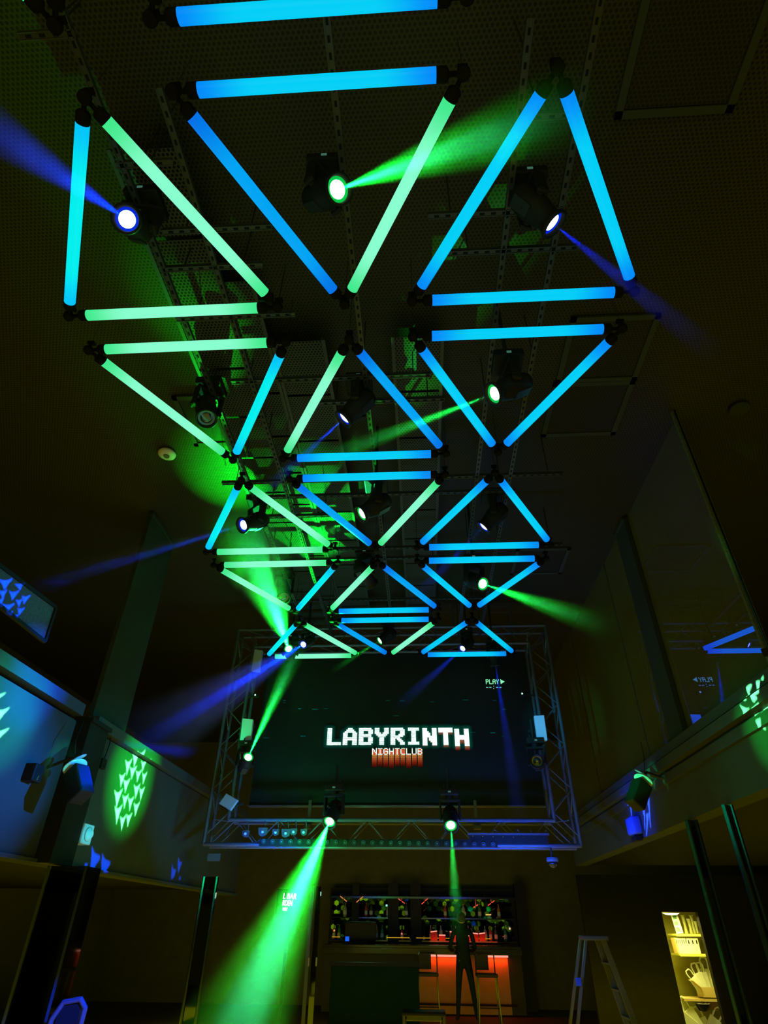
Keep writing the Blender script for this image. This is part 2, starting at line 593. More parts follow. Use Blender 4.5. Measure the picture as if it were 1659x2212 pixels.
def triangle(row, col, up, cols):
    X = CX+(col-1)*DX
    ya = Y0+row*(TH+GAP)
    if up:
        V = [Vector((X, ya, HZ)), Vector((X-TB/2, ya+TH, HZ)), Vector((X+TB/2, ya+TH, HZ))]
    else:
        V = [Vector((X, ya+TH, HZ)), Vector((X-TB/2, ya, HZ)), Vector((X+TB/2, ya, HZ))]
    c = (V[0]+V[1]+V[2])/3
    same = cols[0] == cols[1] == cols[2] or (col == 2)
    if col == 2: desc = 'all light blue'
    else: desc = '%s base, %s left and %s right side' % tuple(CN[k] for k in (cols[2], cols[0], cols[1]))
    t = thing('triangle_light', 'triangle of LED tubes %s, %s column, %s' % (ROWN[row+1], COLN[col], desc.replace(' left and', '/').replace('/ ', '/')),
              'tube light', c, 'triangles of glowing tubes hung under the ceiling')
    t['label'] = '%s triangle of glowing tubes %s' % (
        {0: 'left green and cyan', 1: 'middle blue and green', 2: 'right all-blue'}[col], ROWN[row+1])
    for (a, e, colr, ins) in ((V[0], V[1], cols[0], INS), (V[0], V[2], cols[1], INS), (V[1], V[2], cols[2], INB)):
        d = (e-a)
        ln = d.length-2*ins
        o = bpy.data.objects.new('light_tube', tube_me(ln, colr))
        COL.objects.link(o)
        o.parent = t
        o.location = (a+e)/2-c
        o.rotation_euler = (0, 0, math.atan2(d.y, d.x))
        o['label'] = CN[colr]+' glowing tube'
        for s in (-1, 1):
            q = bpy.data.objects.new('end_cap', cap_me)
            COL.objects.link(q)
            q.parent = o
            q.location = (s*ln/2, 0, 0)
            q.rotation_euler = (0, 0, 0 if s > 0 else PI)
    for v in V:
        o = bpy.data.objects.new('corner_joint', joint_me)
        COL.objects.link(o); o.parent = t; o.location = v-c
        b = B(); cyl(b, v+Vector((0, 0, .08)), (v.x, v.y, ZRAIL if row >= 0 else ZRAIL), .0025, 5)
        obj('hanging_wire', b, M_blackm, t)
    return t


pat_up = {0: ('cyan', 'green', 'green'), 1: ('green', 'deep', 'blue'), 2: ('blue', 'blue', 'blue')}
pat_dn = {0: ('green', 'cyan', 'green'), 1: ('deep', 'green', 'blue'), 2: ('blue', 'blue', 'blue')}
for row in range(-1, 5):
    for col in range(3):
        if row == -1 and col == 2: continue
        up = (row % 2 == 0) == (col != 1)
        triangle(row, col, up, (pat_up if up else pat_dn)[col])


# ------------------------------------------------------------------ lights with beams
def spot(p, d, col, I, half, blend=1, size=.008, parent=None, name='spot_lamp'):
    l = bpy.data.lights.new(name, 'SPOT')
    l.color = col
    l.energy = I*4*PI*PI
    l.spot_size = 2*half
    l.spot_blend = blend
    l.shadow_soft_size = size
    o = bpy.data.objects.new(name, l)
    COL.objects.link(o)
    o.rotation_mode = 'QUATERNION'
    o.rotation_quaternion = (-d).to_track_quat('Z', 'Y')
    o.location = Vector(p)-(root_loc(parent) if parent else Vector((0, 0, 0)))
    o.parent = parent
    return o


def haze_mat(name, dens, length, half, noise=.35, scale=7):
    mm = bpy.data.materials.new(name)
    mm.use_nodes = True
    nt = mm.node_tree
    nt.nodes.clear()
    out = N(mm, 'ShaderNodeOutputMaterial')
    vs = N(mm, 'ShaderNodeVolumeScatter')
    vs.inputs['Color'].default_value = (1, 1, 1, 1)
    L(mm, vs.outputs[0], out.inputs['Volume'])
    tc = N(mm, 'ShaderNodeTexCoord')
    sx = N(mm, 'ShaderNodeSeparateXYZ')
    L(mm, tc.outputs['Object'], sx.inputs[0])
    mr = N(mm, 'ShaderNodeMapRange', interpolation_type='SMOOTHSTEP')
    mr.inputs['From Min'].default_value = 0
    mr.inputs['From Max'].default_value = length
    mr.inputs['To Min'].default_value = dens
    mr.inputs['To Max'].default_value = 0
    L(mm, sx.outputs[2], mr.inputs['Value'])
    nz = N(mm, 'ShaderNodeTexNoise')
    nz.inputs['Scale'].default_value = scale
    nz.inputs['Detail'].default_value = 2
    L(mm, tc.outputs['Object'], nz.inputs['Vector'])
    m2 = N(mm, 'ShaderNodeMapRange')
    m2.inputs['From Min'].default_value = .3
    m2.inputs['From Max'].default_value = .7
    m2.inputs['To Min'].default_value = 1-noise
    m2.inputs['To Max'].default_value = 1+noise
    L(mm, nz.outputs['Fac'], m2.inputs['Value'])
    mu = N(mm, 'ShaderNodeMath', operation='MULTIPLY')
    L(mm, mr.outputs[0], mu.inputs[0])
    L(mm, m2.outputs[0], mu.inputs[1])
    # thins out towards the side of the shaft

    def M(op, a, bb=None):
        n = N(mm, 'ShaderNodeMath', operation=op)
        for i, v in enumerate((a, bb)):
            if v is None: continue
            if isinstance(v, (int, float)): n.inputs[i].default_value = v
            else: L(mm, v, n.inputs[i])
        return n.outputs[0]
    X, Y, Z = sx.outputs
    rr = M('SQRT', M('ADD', M('MULTIPLY', X, X), M('MULTIPLY', Y, Y)))
    q = M('DIVIDE', rr, M('ADD', M('MULTIPLY', Z, math.tan(half)), .012))
    m3 = N(mm, 'ShaderNodeMapRange', interpolation_type='SMOOTHSTEP')
    m3.inputs['From Min'].default_value = .45
    m3.inputs['From Max'].default_value = 1
    m3.inputs['To Min'].default_value = 1
    m3.inputs['To Max'].default_value = 0
    L(mm, q, m3.inputs['Value'])
    L(mm, M('MULTIPLY', mu.outputs[0], m3.outputs[0]), vs.inputs['Density'])
    return mm


def beam(p, d, length, half, label, dens=.5, **k):
    """a shaft of haze in front of a lamp: a cone of scattering air, lit by the lamp itself"""
    b = B()
    r1 = math.tan(half)*length
    lathe(b, [(.002, 0)]+[(.012+r1*t_, length*t_+.0005) for t_ in (0, .15, .5, 1)]+[(r1*.8, length*1.03), (r1*.4, length*1.06), (.004, length*1.07)], None, 24)
    o = obj('light_beam', b, haze_mat('beam_haze', dens*.6, length, half, **k))
    o.rotation_mode = 'QUATERNION'
    o.rotation_quaternion = d.to_track_quat('Z', 'Y')
    o.location = p
    tag(o, label, 'light beam', None, 'stuff')
    return o


GRN = (0, 1, .03)
GR2 = (.05, 1, .45)
BLU = (.0, .02, 1)
BL2 = (.0, .12, 1)
BOOST = 3.0
M_disp = mat('display_glow', (.1, .1, .1), .4, emit=(.3, 1, .7), es=.12)


def head_parts(t, lens, d, colour, sc=1.0, base=True, hang=1, lit=True):
    """moving head: base with display, yoke, barrel with rim ring and lens; d = where it points"""
    d = d.normalized()
    P = lens-d*.19*sc
    mt = Matrix.Translation(P) @ frame_of(d).to_4x4() @ Matrix.Scale(sc, 4)
    b = B(); lathe(b, [(.035, -.165), (.07, -.155), (.088, -.10), (.095, -.02), (.088, .06), (.074, .12), (.078, .16), (.092, .178), (.092, .196), (.08, .198), (.07, .172)], mt, 28, True, False)
    hd = obj('head_shell', b, M_black, t)
    for s in (-1, 1):
        b = B(); box(b, mt @ Vector((0, s*.088, -.04)), (.08*sc, .012*sc, .14*sc), frame_of(d)); obj('vent', b, M_blackm, hd)
    b = B(); lathe(b, [(.078, .172), (.066, .170), (.052, .168)], mt, 28, False, False); obj('lens_ring', b, LENS[colour][1], hd)
    b = B(); lathe(b, [(.052, .168), (.035, .176), (.012, .180)], mt, 28, False, True); obj('lens', b, LENS[colour][0], hd)
    # yoke, swinging round the vertical axis
    h = Vector((d.x, d.y, 0))
    if h.length < .05: h = Vector((1, 0, 0))
    h.normalize()
    s_ = Vector((0, 0, 1)).cross(h)
    rot = Matrix((h, s_, Vector((0, 0, 1)))).transposed()
    top = P+Vector((0, 0, hang*.19*sc))
    b = B()
    for s in (-1, 1):
        box(b, P+s_*s*.118*sc+Vector((0, 0, hang*.08*sc)), (.075*sc, .028*sc, .23*sc), rot, .008*sc)
        cyl(b, P+s_*s*.09*sc, P+s_*s*.137*sc, .03*sc, 14)
    box(b, top, (.09*sc, .262*sc, .035*sc), rot, .008*sc)
    cyl(b, top, top+Vector((0, 0, hang*.05*sc)), .05*sc, 18)
    obj('yoke', b, M_black, t)
    bc = top+Vector((0, 0, hang*.085*sc))
    b = B(); box(b, bc, (.23*sc, .22*sc, .075*sc), None, .012*sc)
    bs = obj('base', b, M_black, t)
    b = B(); box(b, bc+Vector((0, -.113*sc, -.005)), (.035*sc, .006, .018*sc)); obj('display', b, M_disp, bs)
    b = B()
    for s in (-1, 1):
        path(b, [bc+Vector((s*.06*sc, 0, hang*.03)), bc+Vector((s*.06*sc, 0, hang*.085)), bc+Vector((s*.06*sc, .03, hang*.10))], .008, 6)
    obj('clamp', b, M_rail, t)
    return P


def moving_head(px, py, plane, px2, py2, ratio, colour, label, blen=0, half=2.5, I=60, dens=.5, sc=1.0, hang=1, blabel=None, core=0, rays=0, **k):
    lens = at(px, py, **plane)
    t1 = (lens-CAM).dot(FW)
    far = at(px2, py2, z=-ratio) if ratio < 0 else CAM+ray(px2, py2)*(t1*ratio)
    d = (far-lens).normalized()
    t = thing('moving_head_light', label, 'stage light', lens-d*.19*sc, 'moving head spotlights')
    P = head_parts(t, lens, d, colour, sc, hang=hang)
    zt_ = P.z+.30*sc
    if P.z < 4.3:
        b = B(); bar(b, (P.x, P.y, zt_), (P.x, YT_FRONT, zt_), .04, .04); obj('support_arm', b, M_blackm, t)
        b = B(); cyl(b, (P.x, YT_FRONT, zt_-.3), (P.x, YT_FRONT, zt_+.3), .02); obj('support_pole', b, M_blackm, t)
    elif 'y' in plane or P.z < 4.95:
        b = B(); cyl(b, (P.x, P.y, zt_-.02), (P.x, P.y, ZC), .016); obj('support_pole', b, M_blackm, t)
    if blen:
        p = lens+d*.014
        c = GRN if colour == 'green' else BLU
        c2 = GR2 if colour == 'green' else BL2
        spot(p, d, c, I*BOOST, R(half), 1, .004, t)
        if core and rays:
            ax = d.cross(p-CAM).normalized()
            for k_ in range(rays):
                d2 = Quaternion(ax, R((k_-(rays-1)/2)*half*.55)) @ d
                spot(p, d2, c, core*BOOST, R(half*.28), .8, .002, t)
        elif core: spot(p, d, c2, core*BOOST, R(half*.5), 1, .004, t)
        beam(p, d, blen, R(half), blabel, dens, **k)
    return lens, d


Z5 = dict(z=5.02)
YT_FRONT = 8.65
moving_head(272, 472, Z5, 0, 290, .62, 'blue', 'spotlight at far left shining blue up to the left edge', 2.2, 4.2, 20, .42,
            blabel='blue beam from the far left spotlight out of the left edge', core=6)
moving_head(733, 408, Z5, 1240, 235, .62, 'green', 'front centre spotlight with a large green-white lens', 1.75, 6.5, 30, .55,
            blabel='green beam fanning right from the front centre spotlight', core=30)
moving_head(1198, 485, Z5, 1340, 600, .95, 'blue', 'front right spotlight with its lens seen edge on, lit blue', 1.3, 4.5, 6, .5,
            blabel='faint blue beam from the front right spotlight')
moving_head(446, 905, Z5, 449, 960, .93, 'off', 'unlit dark spotlight hanging straight down at left', 0)
moving_head(741, 906, Z5, 655, 985, .97, 'blue', 'small blue spotlight between the inner green and blue tubes', 1.0, 4, 18, .5,
            blabel='short blue beam below the small centre spotlight')
moving_head(1064, 852, dict(z=4.70), 900, 915, .93, 'green', 'green spotlight behind the inner right blue tubes', 1.6, 3.6, 26, .55,
            blabel='green beam pointing left from the spotlight behind the right tubes', core=15)
moving_head(523, 1135, Z5, 230, 1215, .80, 'blue', 'blue spotlight at left of the third row of tubes', 2.4, 3.6, 26, .5,
            blabel='long faint blue beam reaching far left from the third row', core=10)
moving_head(779, 1111, dict(z=4.72), 680, 1165, .95, 'green', 'green spotlight in the centre of the third row', 1.1, 4.5, 9, .5,
            blabel='faint green beam left of the third row centre spotlight')
moving_head(1043, 1140, Z5, 950, 1235, .97, 'blue', 'dim blue spotlight inside the third row right triangle', 1.2, 4.2, 12, .5,
            blabel='faint blue beam below the third row right spotlight')
moving_head(612, 1292, Z5, 612, 1330, .95, 'off', 'unlit dark spotlight hanging by the fourth row at left', 0)
moving_head(803, 1262, Z5, 830, 1300, 1.02, 'off', 'unlit spotlight in the fourth row centre, rim lit green', 0)
moving_head(1045, 1262, dict(z=4.66), 1330, 1360, .72, 'green', 'green spotlight at right of the fourth row', 2.0, 5, 24, .6,
            blabel='green beam fanning right below the ceiling from the fourth row', core=12)
moving_head(623, 1400, dict(y=8.15), 545, 1180, .78, 'green', 'glaring green spotlight over the left end of the last green tube', 3.25, 11, 60, .9,
            blabel='broad green beam rising to the ceiling at left', core=60, sc=.9)
moving_head(654, 1393, dict(y=8.0), 330, 1590, .66, 'blue', 'small blue spotlight beside the glaring green one', 3.6, 8, 9, .75, rays=3,
            blabel='wide streaky blue beam down to the left wall', core=55, sc=.8)
moving_head(819, 1385, dict(y=8.4), 730, 1440, .95, 'green', 'small green spotlight in the centre above the screen', 1.0, 5, 6, .4, sc=.9,
            blabel='faint green beam above the screen centre')
moving_head(998, 1402, dict(y=8.4), 900, 1490, .9, 'blue', 'dim blue spotlight above the screen right of centre', 1.8, 4.5, 7, .4, sc=.8,
            blabel='very faint blue beam across the top of the screen')
moving_head(1070, 1438, dict(y=8.5), 1112, 1700, .93, 'blue', 'flat-looking blue lamp above the word PLAY', 2.4, 4.5, 7, .4, sc=.8,
            blabel='faint blue beam down past the word PLAY')
moving_head(537, 1634, dict(y=8.35), 650, 1385, .86, 'green', 'green spotlight on the left truss leg', 2.4, 4.2, 70, .5, sc=.95,
            blabel='green beam rising from the left truss leg', core=70)
moving_head(1160, 1644, dict(y=8.4), 1150, 1600, .8, 'off', 'unlit spotlight on the right truss leg with a blue glinting lens', 0, sc=1.0)
moving_head(711, 1777, dict(y=8.35), 560, 2120, .72, 'green', 'glaring green spotlight on the lower truss, left one', 3.6, 12, 50, .50, sc=1.05,
            blabel='broad bright green beam down from the lower truss', core=110)
moving_head(974, 1785, dict(y=8.35), 986, 1975, .80, 'green', 'round green spotlight on the lower truss, right one', 1.9, 3.8, 20, .45, sc=1.05,
            blabel='narrow green beam straight down from the lower truss', core=16)

# ------------------------------------------------------------------ truss around the screen
YT = 9.0
TX0, TX1, TZ0, TZ1, TW, TD = -2.89, 2.03, 2.37, 5.41, .29, .29
t = thing('lighting_truss', 'big rectangular metal truss frame around the screen', 'truss', ((TX0+TX1)/2, YT, TZ0))
for yy in (YT-.35, YT-.35+TD):
    for (x0, x1, z0, z1) in ((TX0, TX1, TZ0, TZ1), (TX0+TW, TX1-TW, TZ0+TW, TZ1-TW)):
        for a, c in (((x0, z0), (x1, z0)), ((x1, z0), (x1, z1)), ((x1, z1), (x0, z1)), ((x0, z1), (x0, z0))):
            b = B(); cyl(b, (a[0], yy, a[1]), (c[0], yy, c[1]), .024, 12)
            # couplers
            A, Cc = Vector((a[0], yy, a[1])), Vector((c[0], yy, c[1]))
            for f in (.18, .52, .85):
                q = A.lerp(Cc, f); n_ = (Cc-A).normalized()
                cyl(b, q-n_*.012, q+n_*.012, .028, 12)
            obj('chord', b, M_alu, t, smooth=False)


def zig(bm, a0, a1, b0, b1, n, r=.008):
    """zig-zag between line a0-a1 and line b0-b1"""
    a0, a1, b0, b1 = map(Vector, (a0, a1, b0, b1))
    pts = [(a0.lerp(a1, i/n) if i % 2 == 0 else b0.lerp(b1, i/n)) for i in range(n+1)]
    for p_, q_ in zip(pts, pts[1:]): cyl(bm, p_, q_, r, 6)


for nm, (ax0, az0, ax1, az1, bx0, bz0, bx1, bz1) in {
    'bottom': (TX0+.1, TZ0, TX1-.1, TZ0, TX0+.1, TZ0+TW, TX1-.1, TZ0+TW),
    'top': (TX0+.1, TZ1, TX1-.1, TZ1, TX0+.1, TZ1-TW, TX1-.1, TZ1-TW),
    'left': (TX0, TZ0+.1, TX0, TZ1-.1, TX0+TW, TZ0+.1, TX0+TW, TZ1-.1),
        'right': (TX1, TZ0+.1, TX1, TZ1-.1, TX1-TW, TZ0+.1, TX1-TW, TZ1-.1)}.items():
    n = 16 if nm in ('bottom', 'top') else 10
    b = B()
    for yy in (YT-.35, YT-.06):
        zig(b, (ax0, yy, az0), (ax1, yy, az1), (bx0, yy, bz0), (bx1, yy, bz1), n)
    zig(b, (ax0, YT-.35, az0), (ax1, YT-.35, az1), (ax0, YT-.06, az0), (ax1, YT-.06, az1), n, .007)
    zig(b, (bx0, YT-.35, bz0), (bx1, YT-.35, bz1), (bx0, YT-.06, bz0), (bx1, YT-.06, bz1), n, .007)
    obj('bracing', b, M_alu, t)
for x in (TX0+.5, -1.4, .6, TX1-.5):
    b = B(); cyl(b, (x, YT-.2, TZ1), (x, YT-.2, ZC), .012, 8); obj('hanging_rod', b, M_alu, t)

# screen
YS = 9.02
SX0, SX1, SZ0, SZ1 = -2.45, 1.72, at(860, 1740, y=YS).z, 5.2
t = thing('led_screen', 'large dark LED screen showing LABYRINTH NIGHTCLUB inside the truss', 'screen', ((SX0+SX1)/2, YS, SZ0))
b = B(); box(b, ((SX0+SX1)/2, YS+.06, (SZ0+SZ1)/2), (SX1-SX0, .10, SZ1-SZ0)); obj('screen_panel', b, M_screen, t)
b = B(); box(b, ((SX0+SX1)/2, YS+.03, SZ0-.008), (SX1-SX0+.02, .12, .012)); obj('bottom_edge', b, M_alu, t, 'thin metal lower edge')
for px in (668, 1028):
    q = at(px, 1760, y=YS-.05)
    b = B(); box(b, (q.x, YS-.04, SZ0-.12), (.04, .03, .36)); box(b, (q.x, YS-.1, SZ0-.28), (.09, .12, .05)); obj('mounting_bracket', b, M_alu, t)


def emit_attr(name, es=1):
    mm = mat(name, (0, 0, 0), .5)
    bb = mm.node_tree.nodes['Principled BSDF']
    a = N(mm, 'ShaderNodeAttribute', attribute_name='led')
    L(mm, a.outputs['Color'], bb.inputs['Emission Color'])
    bb.inputs['Emission Strength'].default_value = es
    return mm


M_led = emit_attr('led_pixels', 1.0)
def rows(s): return s.split('/')
BIG = {  # 9 x 11
    'L': rows('XXX....../XXX....../XXX....../XXX....../XXX....../XXX....../XXX....../XXX....../XXX....../XXXXXXXXX/XXXXXXXXX'),
    'A': rows('...XXX.../..XXXXX../.XXXXXXX./XXX...XXX/XXX...XXX/XXX...XXX/XXXXXXXXX/XXXXXXXXX/XXX...XXX/XXX...XXX/XXX...XXX'),
    'B': rows('XXXXXXXX./XXXXXXXXX/XXX...XXX/XXX...XXX/XXXXXXXX./XXXXXXXX./XXX...XXX/XXX...XXX/XXX...XXX/XXXXXXXXX/XXXXXXXX.'),
    'Y': rows('XXX...XXX/XXX...XXX/XXX...XXX/XXXX.XXXX/.XXXXXXX./..XXXXX../...XXX.../...XXX.../...XXX.../...XXX.../...XXX...'),
    'R': rows('XXXXXXXX./XXXXXXXXX/XXX...XXX/XXX...XXX/XXX..XXXX/XXXXXXXX./XXXXXX.../XXX.XXX../XXX..XXX./XXX...XXX/XXX...XXX'),
    'I': rows('.XXXXXXX./.XXXXXXX./...XXX.../...XXX.../...XXX.../...XXX.../...XXX.../...XXX.../...XXX.../.XXXXXXX./.XXXXXXX.'),
    'N': rows('XXX...XXX/XXX...XXX/XXXX..XXX/XXXXX.XXX/XXXXX.XXX/XXXXXXXXX/XXX.XXXXX/XXX.XXXXX/XXX..XXXX/XXX...XXX/XXX...XXX'),
    'T': rows('XXXXXXXXX/XXXXXXXXX/XXXXXXXXX/...XXX.../...XXX.../...XXX.../...XXX.../...XXX.../...XXX.../...XXX.../...XXX...'),
    'H': rows('XXX...XXX/XXX...XXX/XXX...XXX/XXX...XXX/XXXXXXXXX/XXXXXXXXX/XXXXXXXXX/XXX...XXX/XXX...XXX/XXX...XXX/XXX...XXX')}
SM = {  # 5 x 7
    'N': rows('X...X/XX..X/X.X.X/X.X.X/X..XX/X...X/X...X'), 'I': rows('XXXXX/..X../..X../..X../..X../..X../XXXXX'),
    'G': rows('.XXX./X...X/X..../X.XXX/X...X/X...X/.XXX.'), 'H': rows('X...X/X...X/X...X/XXXXX/X...X/X...X/X...X'),
    'T': rows('XXXXX/..X../..X../..X../..X../..X../..X..'), 'C': rows('.XXXX/X..../X..../X..../X..../X..../.XXXX'),
    'L': rows('X..../X..../X..../X..../X..../X..../XXXXX'), 'U': rows('X...X/X...X/X...X/X...X/X...X/X...X/.XXX.'),
    'B': rows('XXXX./X...X/X...X/XXXX./X...X/X...X/XXXX.'), 'P': rows('XXXX./X...X/X...X/XXXX./X..../X..../X....'),
    'A': rows('.XXX./X...X/X...X/XXXXX/X...X/X...X/X...X'), 'Y': rows('X...X/X...X/.X.X./..X../..X../..X../..X..')}


def led_obj(name, cells, label=None):
    """cells: (x, z, w, h, colour) small lit squares standing 2 mm proud of the screen"""
    bm = B()
    cols = []
    for (x, z, w_, h_, c) in cells:
        v = [bm.verts.new((x+dx*w_/2, YS-.004, z+dz*h_/2)) for dx, dz in ((-1, -1), (1, -1), (1, 1), (-1, 1))]
        bm.faces.new(v)
        cols.append(c)
    bmesh.ops.translate(bm, vec=-root_loc(t), verts=bm.verts)
    me = bpy.data.meshes.new(name)
    bm.to_mesh(me); bm.free()
    at_ = me.color_attributes.new('led', 'FLOAT_COLOR', 'CORNER')
    for p_ in me.polygons:
        for li in p_.loop_indices: at_.data[li].color = (*cols[p_.index], 1)
    me.materials.append(M_led)
    o = bpy.data.objects.new(name, me)
    COL.objects.link(o)
    o.parent = t
    if label: o['label'] = label
    return o


# title
a0 = at(708, 1573, y=YS); a1 = at(1012, 1576, y=YS); a2 = at(708, 1610, y=YS)
wT = a1.x-a0.x
cell = wT/(9*9+8*1.1)
cz = (a0.z-a2.z)/11
lit = {}
word = 'LABYRINTH'
cells = []
drop = [0, 0, 0, 0, 0, 0, .35, .2, .9]
G = .5  # each cell is 2 x 2 LEDs
on = set()
for li, ch in enumerate(word):
    ox = a0.x+li*(9+1.1)*cell
    for r_, line in enumerate(BIG[ch]):
        for c_, q in enumerate(line):
            if q != 'X': continue
            for su in (0, 1):
                for sv in (0, 1):
                    x = ox+(c_+.25+su*.5)*cell
                    z = a0.z-(r_+drop[li]+.25+sv*.5)*cz
                    cells.append((x, z, cell*.45, cz*.43, (1.35, 1.8, 1.6)))
                    on.add((round((x-a0.x)/(cell*.5)), round((a0.z-z)/(cz*.5))))
            if li >= 6 and (r_ == 10 or BIG[ch][r_+1][c_] != 'X'):
                n = {6: 1, 7: 3, 8: 5}[li] if (r_ > 2) else 3
                if li == 6 and r_ < 10: n = 1
                for k in range(1, n+1):
                    f = 1-k/(n+1)
                    for su in (0, 1):
                        cells.append((ox+(c_+.25+su*.5)*cell, a0.z-(r_+1+drop[li]+.25+(k-1)*.5)*cz, cell*.4, cz*.36, (.95*f+.1, .32*f*f, .12*f*f)))
led_obj('title_lettering', cells, 'white pixel word LABYRINTH with red dripping ends')
# dim LEDs in the glow around the word
cells = []
for i in range(-9, int(wT/(cell*.5))+10):
    for j in range(-8, 31):
        if (i, j) in on: continue
        dm = 99
        for di in range(-6, 7):
            for dj in range(-6, 7):
                if (i+di, j+dj) in on: dm = min(dm, math.hypot(di, dj))
        if dm > 6: continue
        f = max(0, 1-dm/7)**1.6
        cells.append((a0.x+(i+.0)*cell*.5, a0.z-(j+.0)*cz*.5, cell*.4, cz*.38, (.0, .11*f, .07*f)))
led_obj('title_halo', cells, 'dim teal pixels around the title')
# NIGHTCLUB with red drips
b0 = at(804, 1616, y=YS); b1 = at(912, 1616, y=YS); b2 = at(804, 1630.5, y=YS)
cw = (b1.x-b0.x)/(9*6-1)
ch_ = (b0.z-b2.z)/7
cells = []
for li, c in enumerate('NIGHTCLUB'):
    bot = {}
    for r_, line in enumerate(SM[c]):
        for c_, q in enumerate(line):
            if q == 'X':
                cells.append((b0.x+(li*6+c_+.5)*cw, b0.z-(r_+.5)*ch_, cw*.95, ch_*.9, (1.1, 1.4, 1.2)))
                bot[c_] = r_
            elif c_ in bot:
                cells.append((b0.x+(li*6+c_+.5)*cw, b0.z-(r_+.5)*ch_, cw*.85, ch_*.7, (1.0, .16, .05)))
    n = random.choice((12, 13, 14))
    for c_ in bot:
        for k in range(n):
            f = 1-k/n
            cells.append((b0.x+(li*6+c_+.5)*cw, b0.z-(7+k+.5)*ch_, cw*.72, ch_*.66, (.95*f**1.1, .42*f**3, .10*f**3)))
led_obj('subtitle_lettering', cells, 'small word NIGHTCLUB melting into red streaks')
# PLAY > and dashes
c0 = at(1049, 1468, y=YS); c1 = at(1077, 1468, y=YS); c2 = at(1049, 1478, y=YS)
cw = (c1.x-c0.x)/23; ch_ = (c0.z-c2.z)/7
cells = []
GP = (.28, 1.0, .5)
for li, c in enumerate('PLAY'):
    for r_, line in enumerate(SM[c]):
        for c_, q in enumerate(line):
            if q == 'X': cells.append((c0.x+(li*6+c_+.5)*cw, c0.z-(r_+.5)*ch_, cw*1.15, ch_*1.05, GP))
for r_ in range(7):
    n = 7-abs(r_-3)*2
    for k in range(max(1, n)):
        cells.append((c0.x+(26+k+.5)*cw, c0.z-(r_+.5)*ch_, cw*1.1, ch_*1.05, GP))
for px in (1051, 1053.5, 1058, 1060.5, 1072.5, 1075, 1079.5, 1082):
    q = at(px, 1485, y=YS); cells.append((q.x, q.z, .012, .011, (.3, .9, .85)))
for py in (1482.5, 1487.5):
    q = at(1066.5, py, y=YS); cells.append((q.x, q.z, .01, .01, (.3, .9, .85)))
led_obj('play_lettering', cells, 'green pixel word PLAY with arrow and dashes')
# glitch flecks
cells = []
for (px, py, n, f) in ((645, 1531, 3, .5), (675, 1532, 6, .25), (700, 1531, 5, .15), (612, 1513, 3, .15), (612, 1518, 3, .12), (835, 1513, 4, .12), (865, 1514, 5, .18), (930, 1516, 4, .12),
                       (1000, 1512, 6, .12), (1065, 1513, 4, .1), (1085, 1532, 4, .2), (850, 1546, 6, .10), (570, 1594, 6, .12), (650, 1590, 5, .3), (1015, 1582, 6, .12), (1060, 1583, 5, .25), (1085, 1590, 3, .1)):
    for k in range(n):
        q = at(px+k*2.2, py+(k % 2)*.5, y=YS)
        cells.append((q.x, q.z, .013, .006, (.0, f*random.uniform(.5, 1), f*.8*random.uniform(.5, 1))))
led_obj('glitch_flecks', cells, 'faint teal glitch dashes')

# lamp panels, boxes and small fittings on the truss
def slab(name, pxs, y, label, cat, mt, depth=.06, tilt=0, group=None):
    """upright panel from three pixels: top-left, top-right, bottom-left"""
    A, Bq, Cq = (at(*p, y=y) for p in pxs)
    ct = (Bq+Cq)/2
    t = thing(name, label, cat, ct, group)
    u = (Bq-A); v = (Cq-A)
    b = B(); prism(b, [A, Bq, Bq+v, Cq], (0, depth, 0)); obj('front_panel', b, mt, t)
    b = B(); prism(b, [A+v*.03+u*.03+Vector((0, depth, 0)), Bq+v*.03-u*.03+Vector((0, depth, 0)), Bq+v*.97-u*.03+Vector((0, depth, 0)), Cq-v*.03+u*.03+Vector((0, depth, 0))], (0, .03, 0)); obj('back_housing', b, M_black, t)
    if y < 8.6:
        b = B(); bar(b, ct+Vector((0, depth+.02, 0)), (ct.x, 8.68, ct.z), .03, .03); obj('clamp_arm', b, M_blackm, t)
        b = B(); bar(b, (ct.x-.16, 8.67, ct.z), (ct.x+.16, 8.67, ct.z), .02, .03); obj('clamp_bar', b, M_blackm, t)
    return t


M_strobe = mat('pale_lamp_face', (.55, .58, .55), .5)
M_strobe2 = mat('pale_lamp_face_dim', (.3, .33, .31), .5)
slab('strobe_panel', [(524, 1552), (546, 1554), (518, 1604)], YT-.5, 'pale upright lamp panel on the left truss leg, lower one', 'lamp panel', M_strobe)
slab('strobe_panel', [(550, 1403), (567, 1405), (543, 1448)], YT-.5, 'pale upright lamp panel on the left truss leg, upper one', 'lamp panel', M_strobe2)
slab('strobe_panel', [(1154, 1546), (1175, 1545), (1161, 1600)], YT-.5, 'pale upright lamp panel on the right truss leg', 'lamp panel', M_strobe)
slab('square_panel', [(489, 1714), (513, 1728), (473, 1736)], YT-.5, 'small tilted square panel on the lower left truss leg', 'lamp panel', M_strobe2)
slab('wall_plate', [(449, 1844), (476, 1844), (447, 1860)], YT+.1, 'dim teal plate just below the truss at left', 'plate', M_grey, .02)
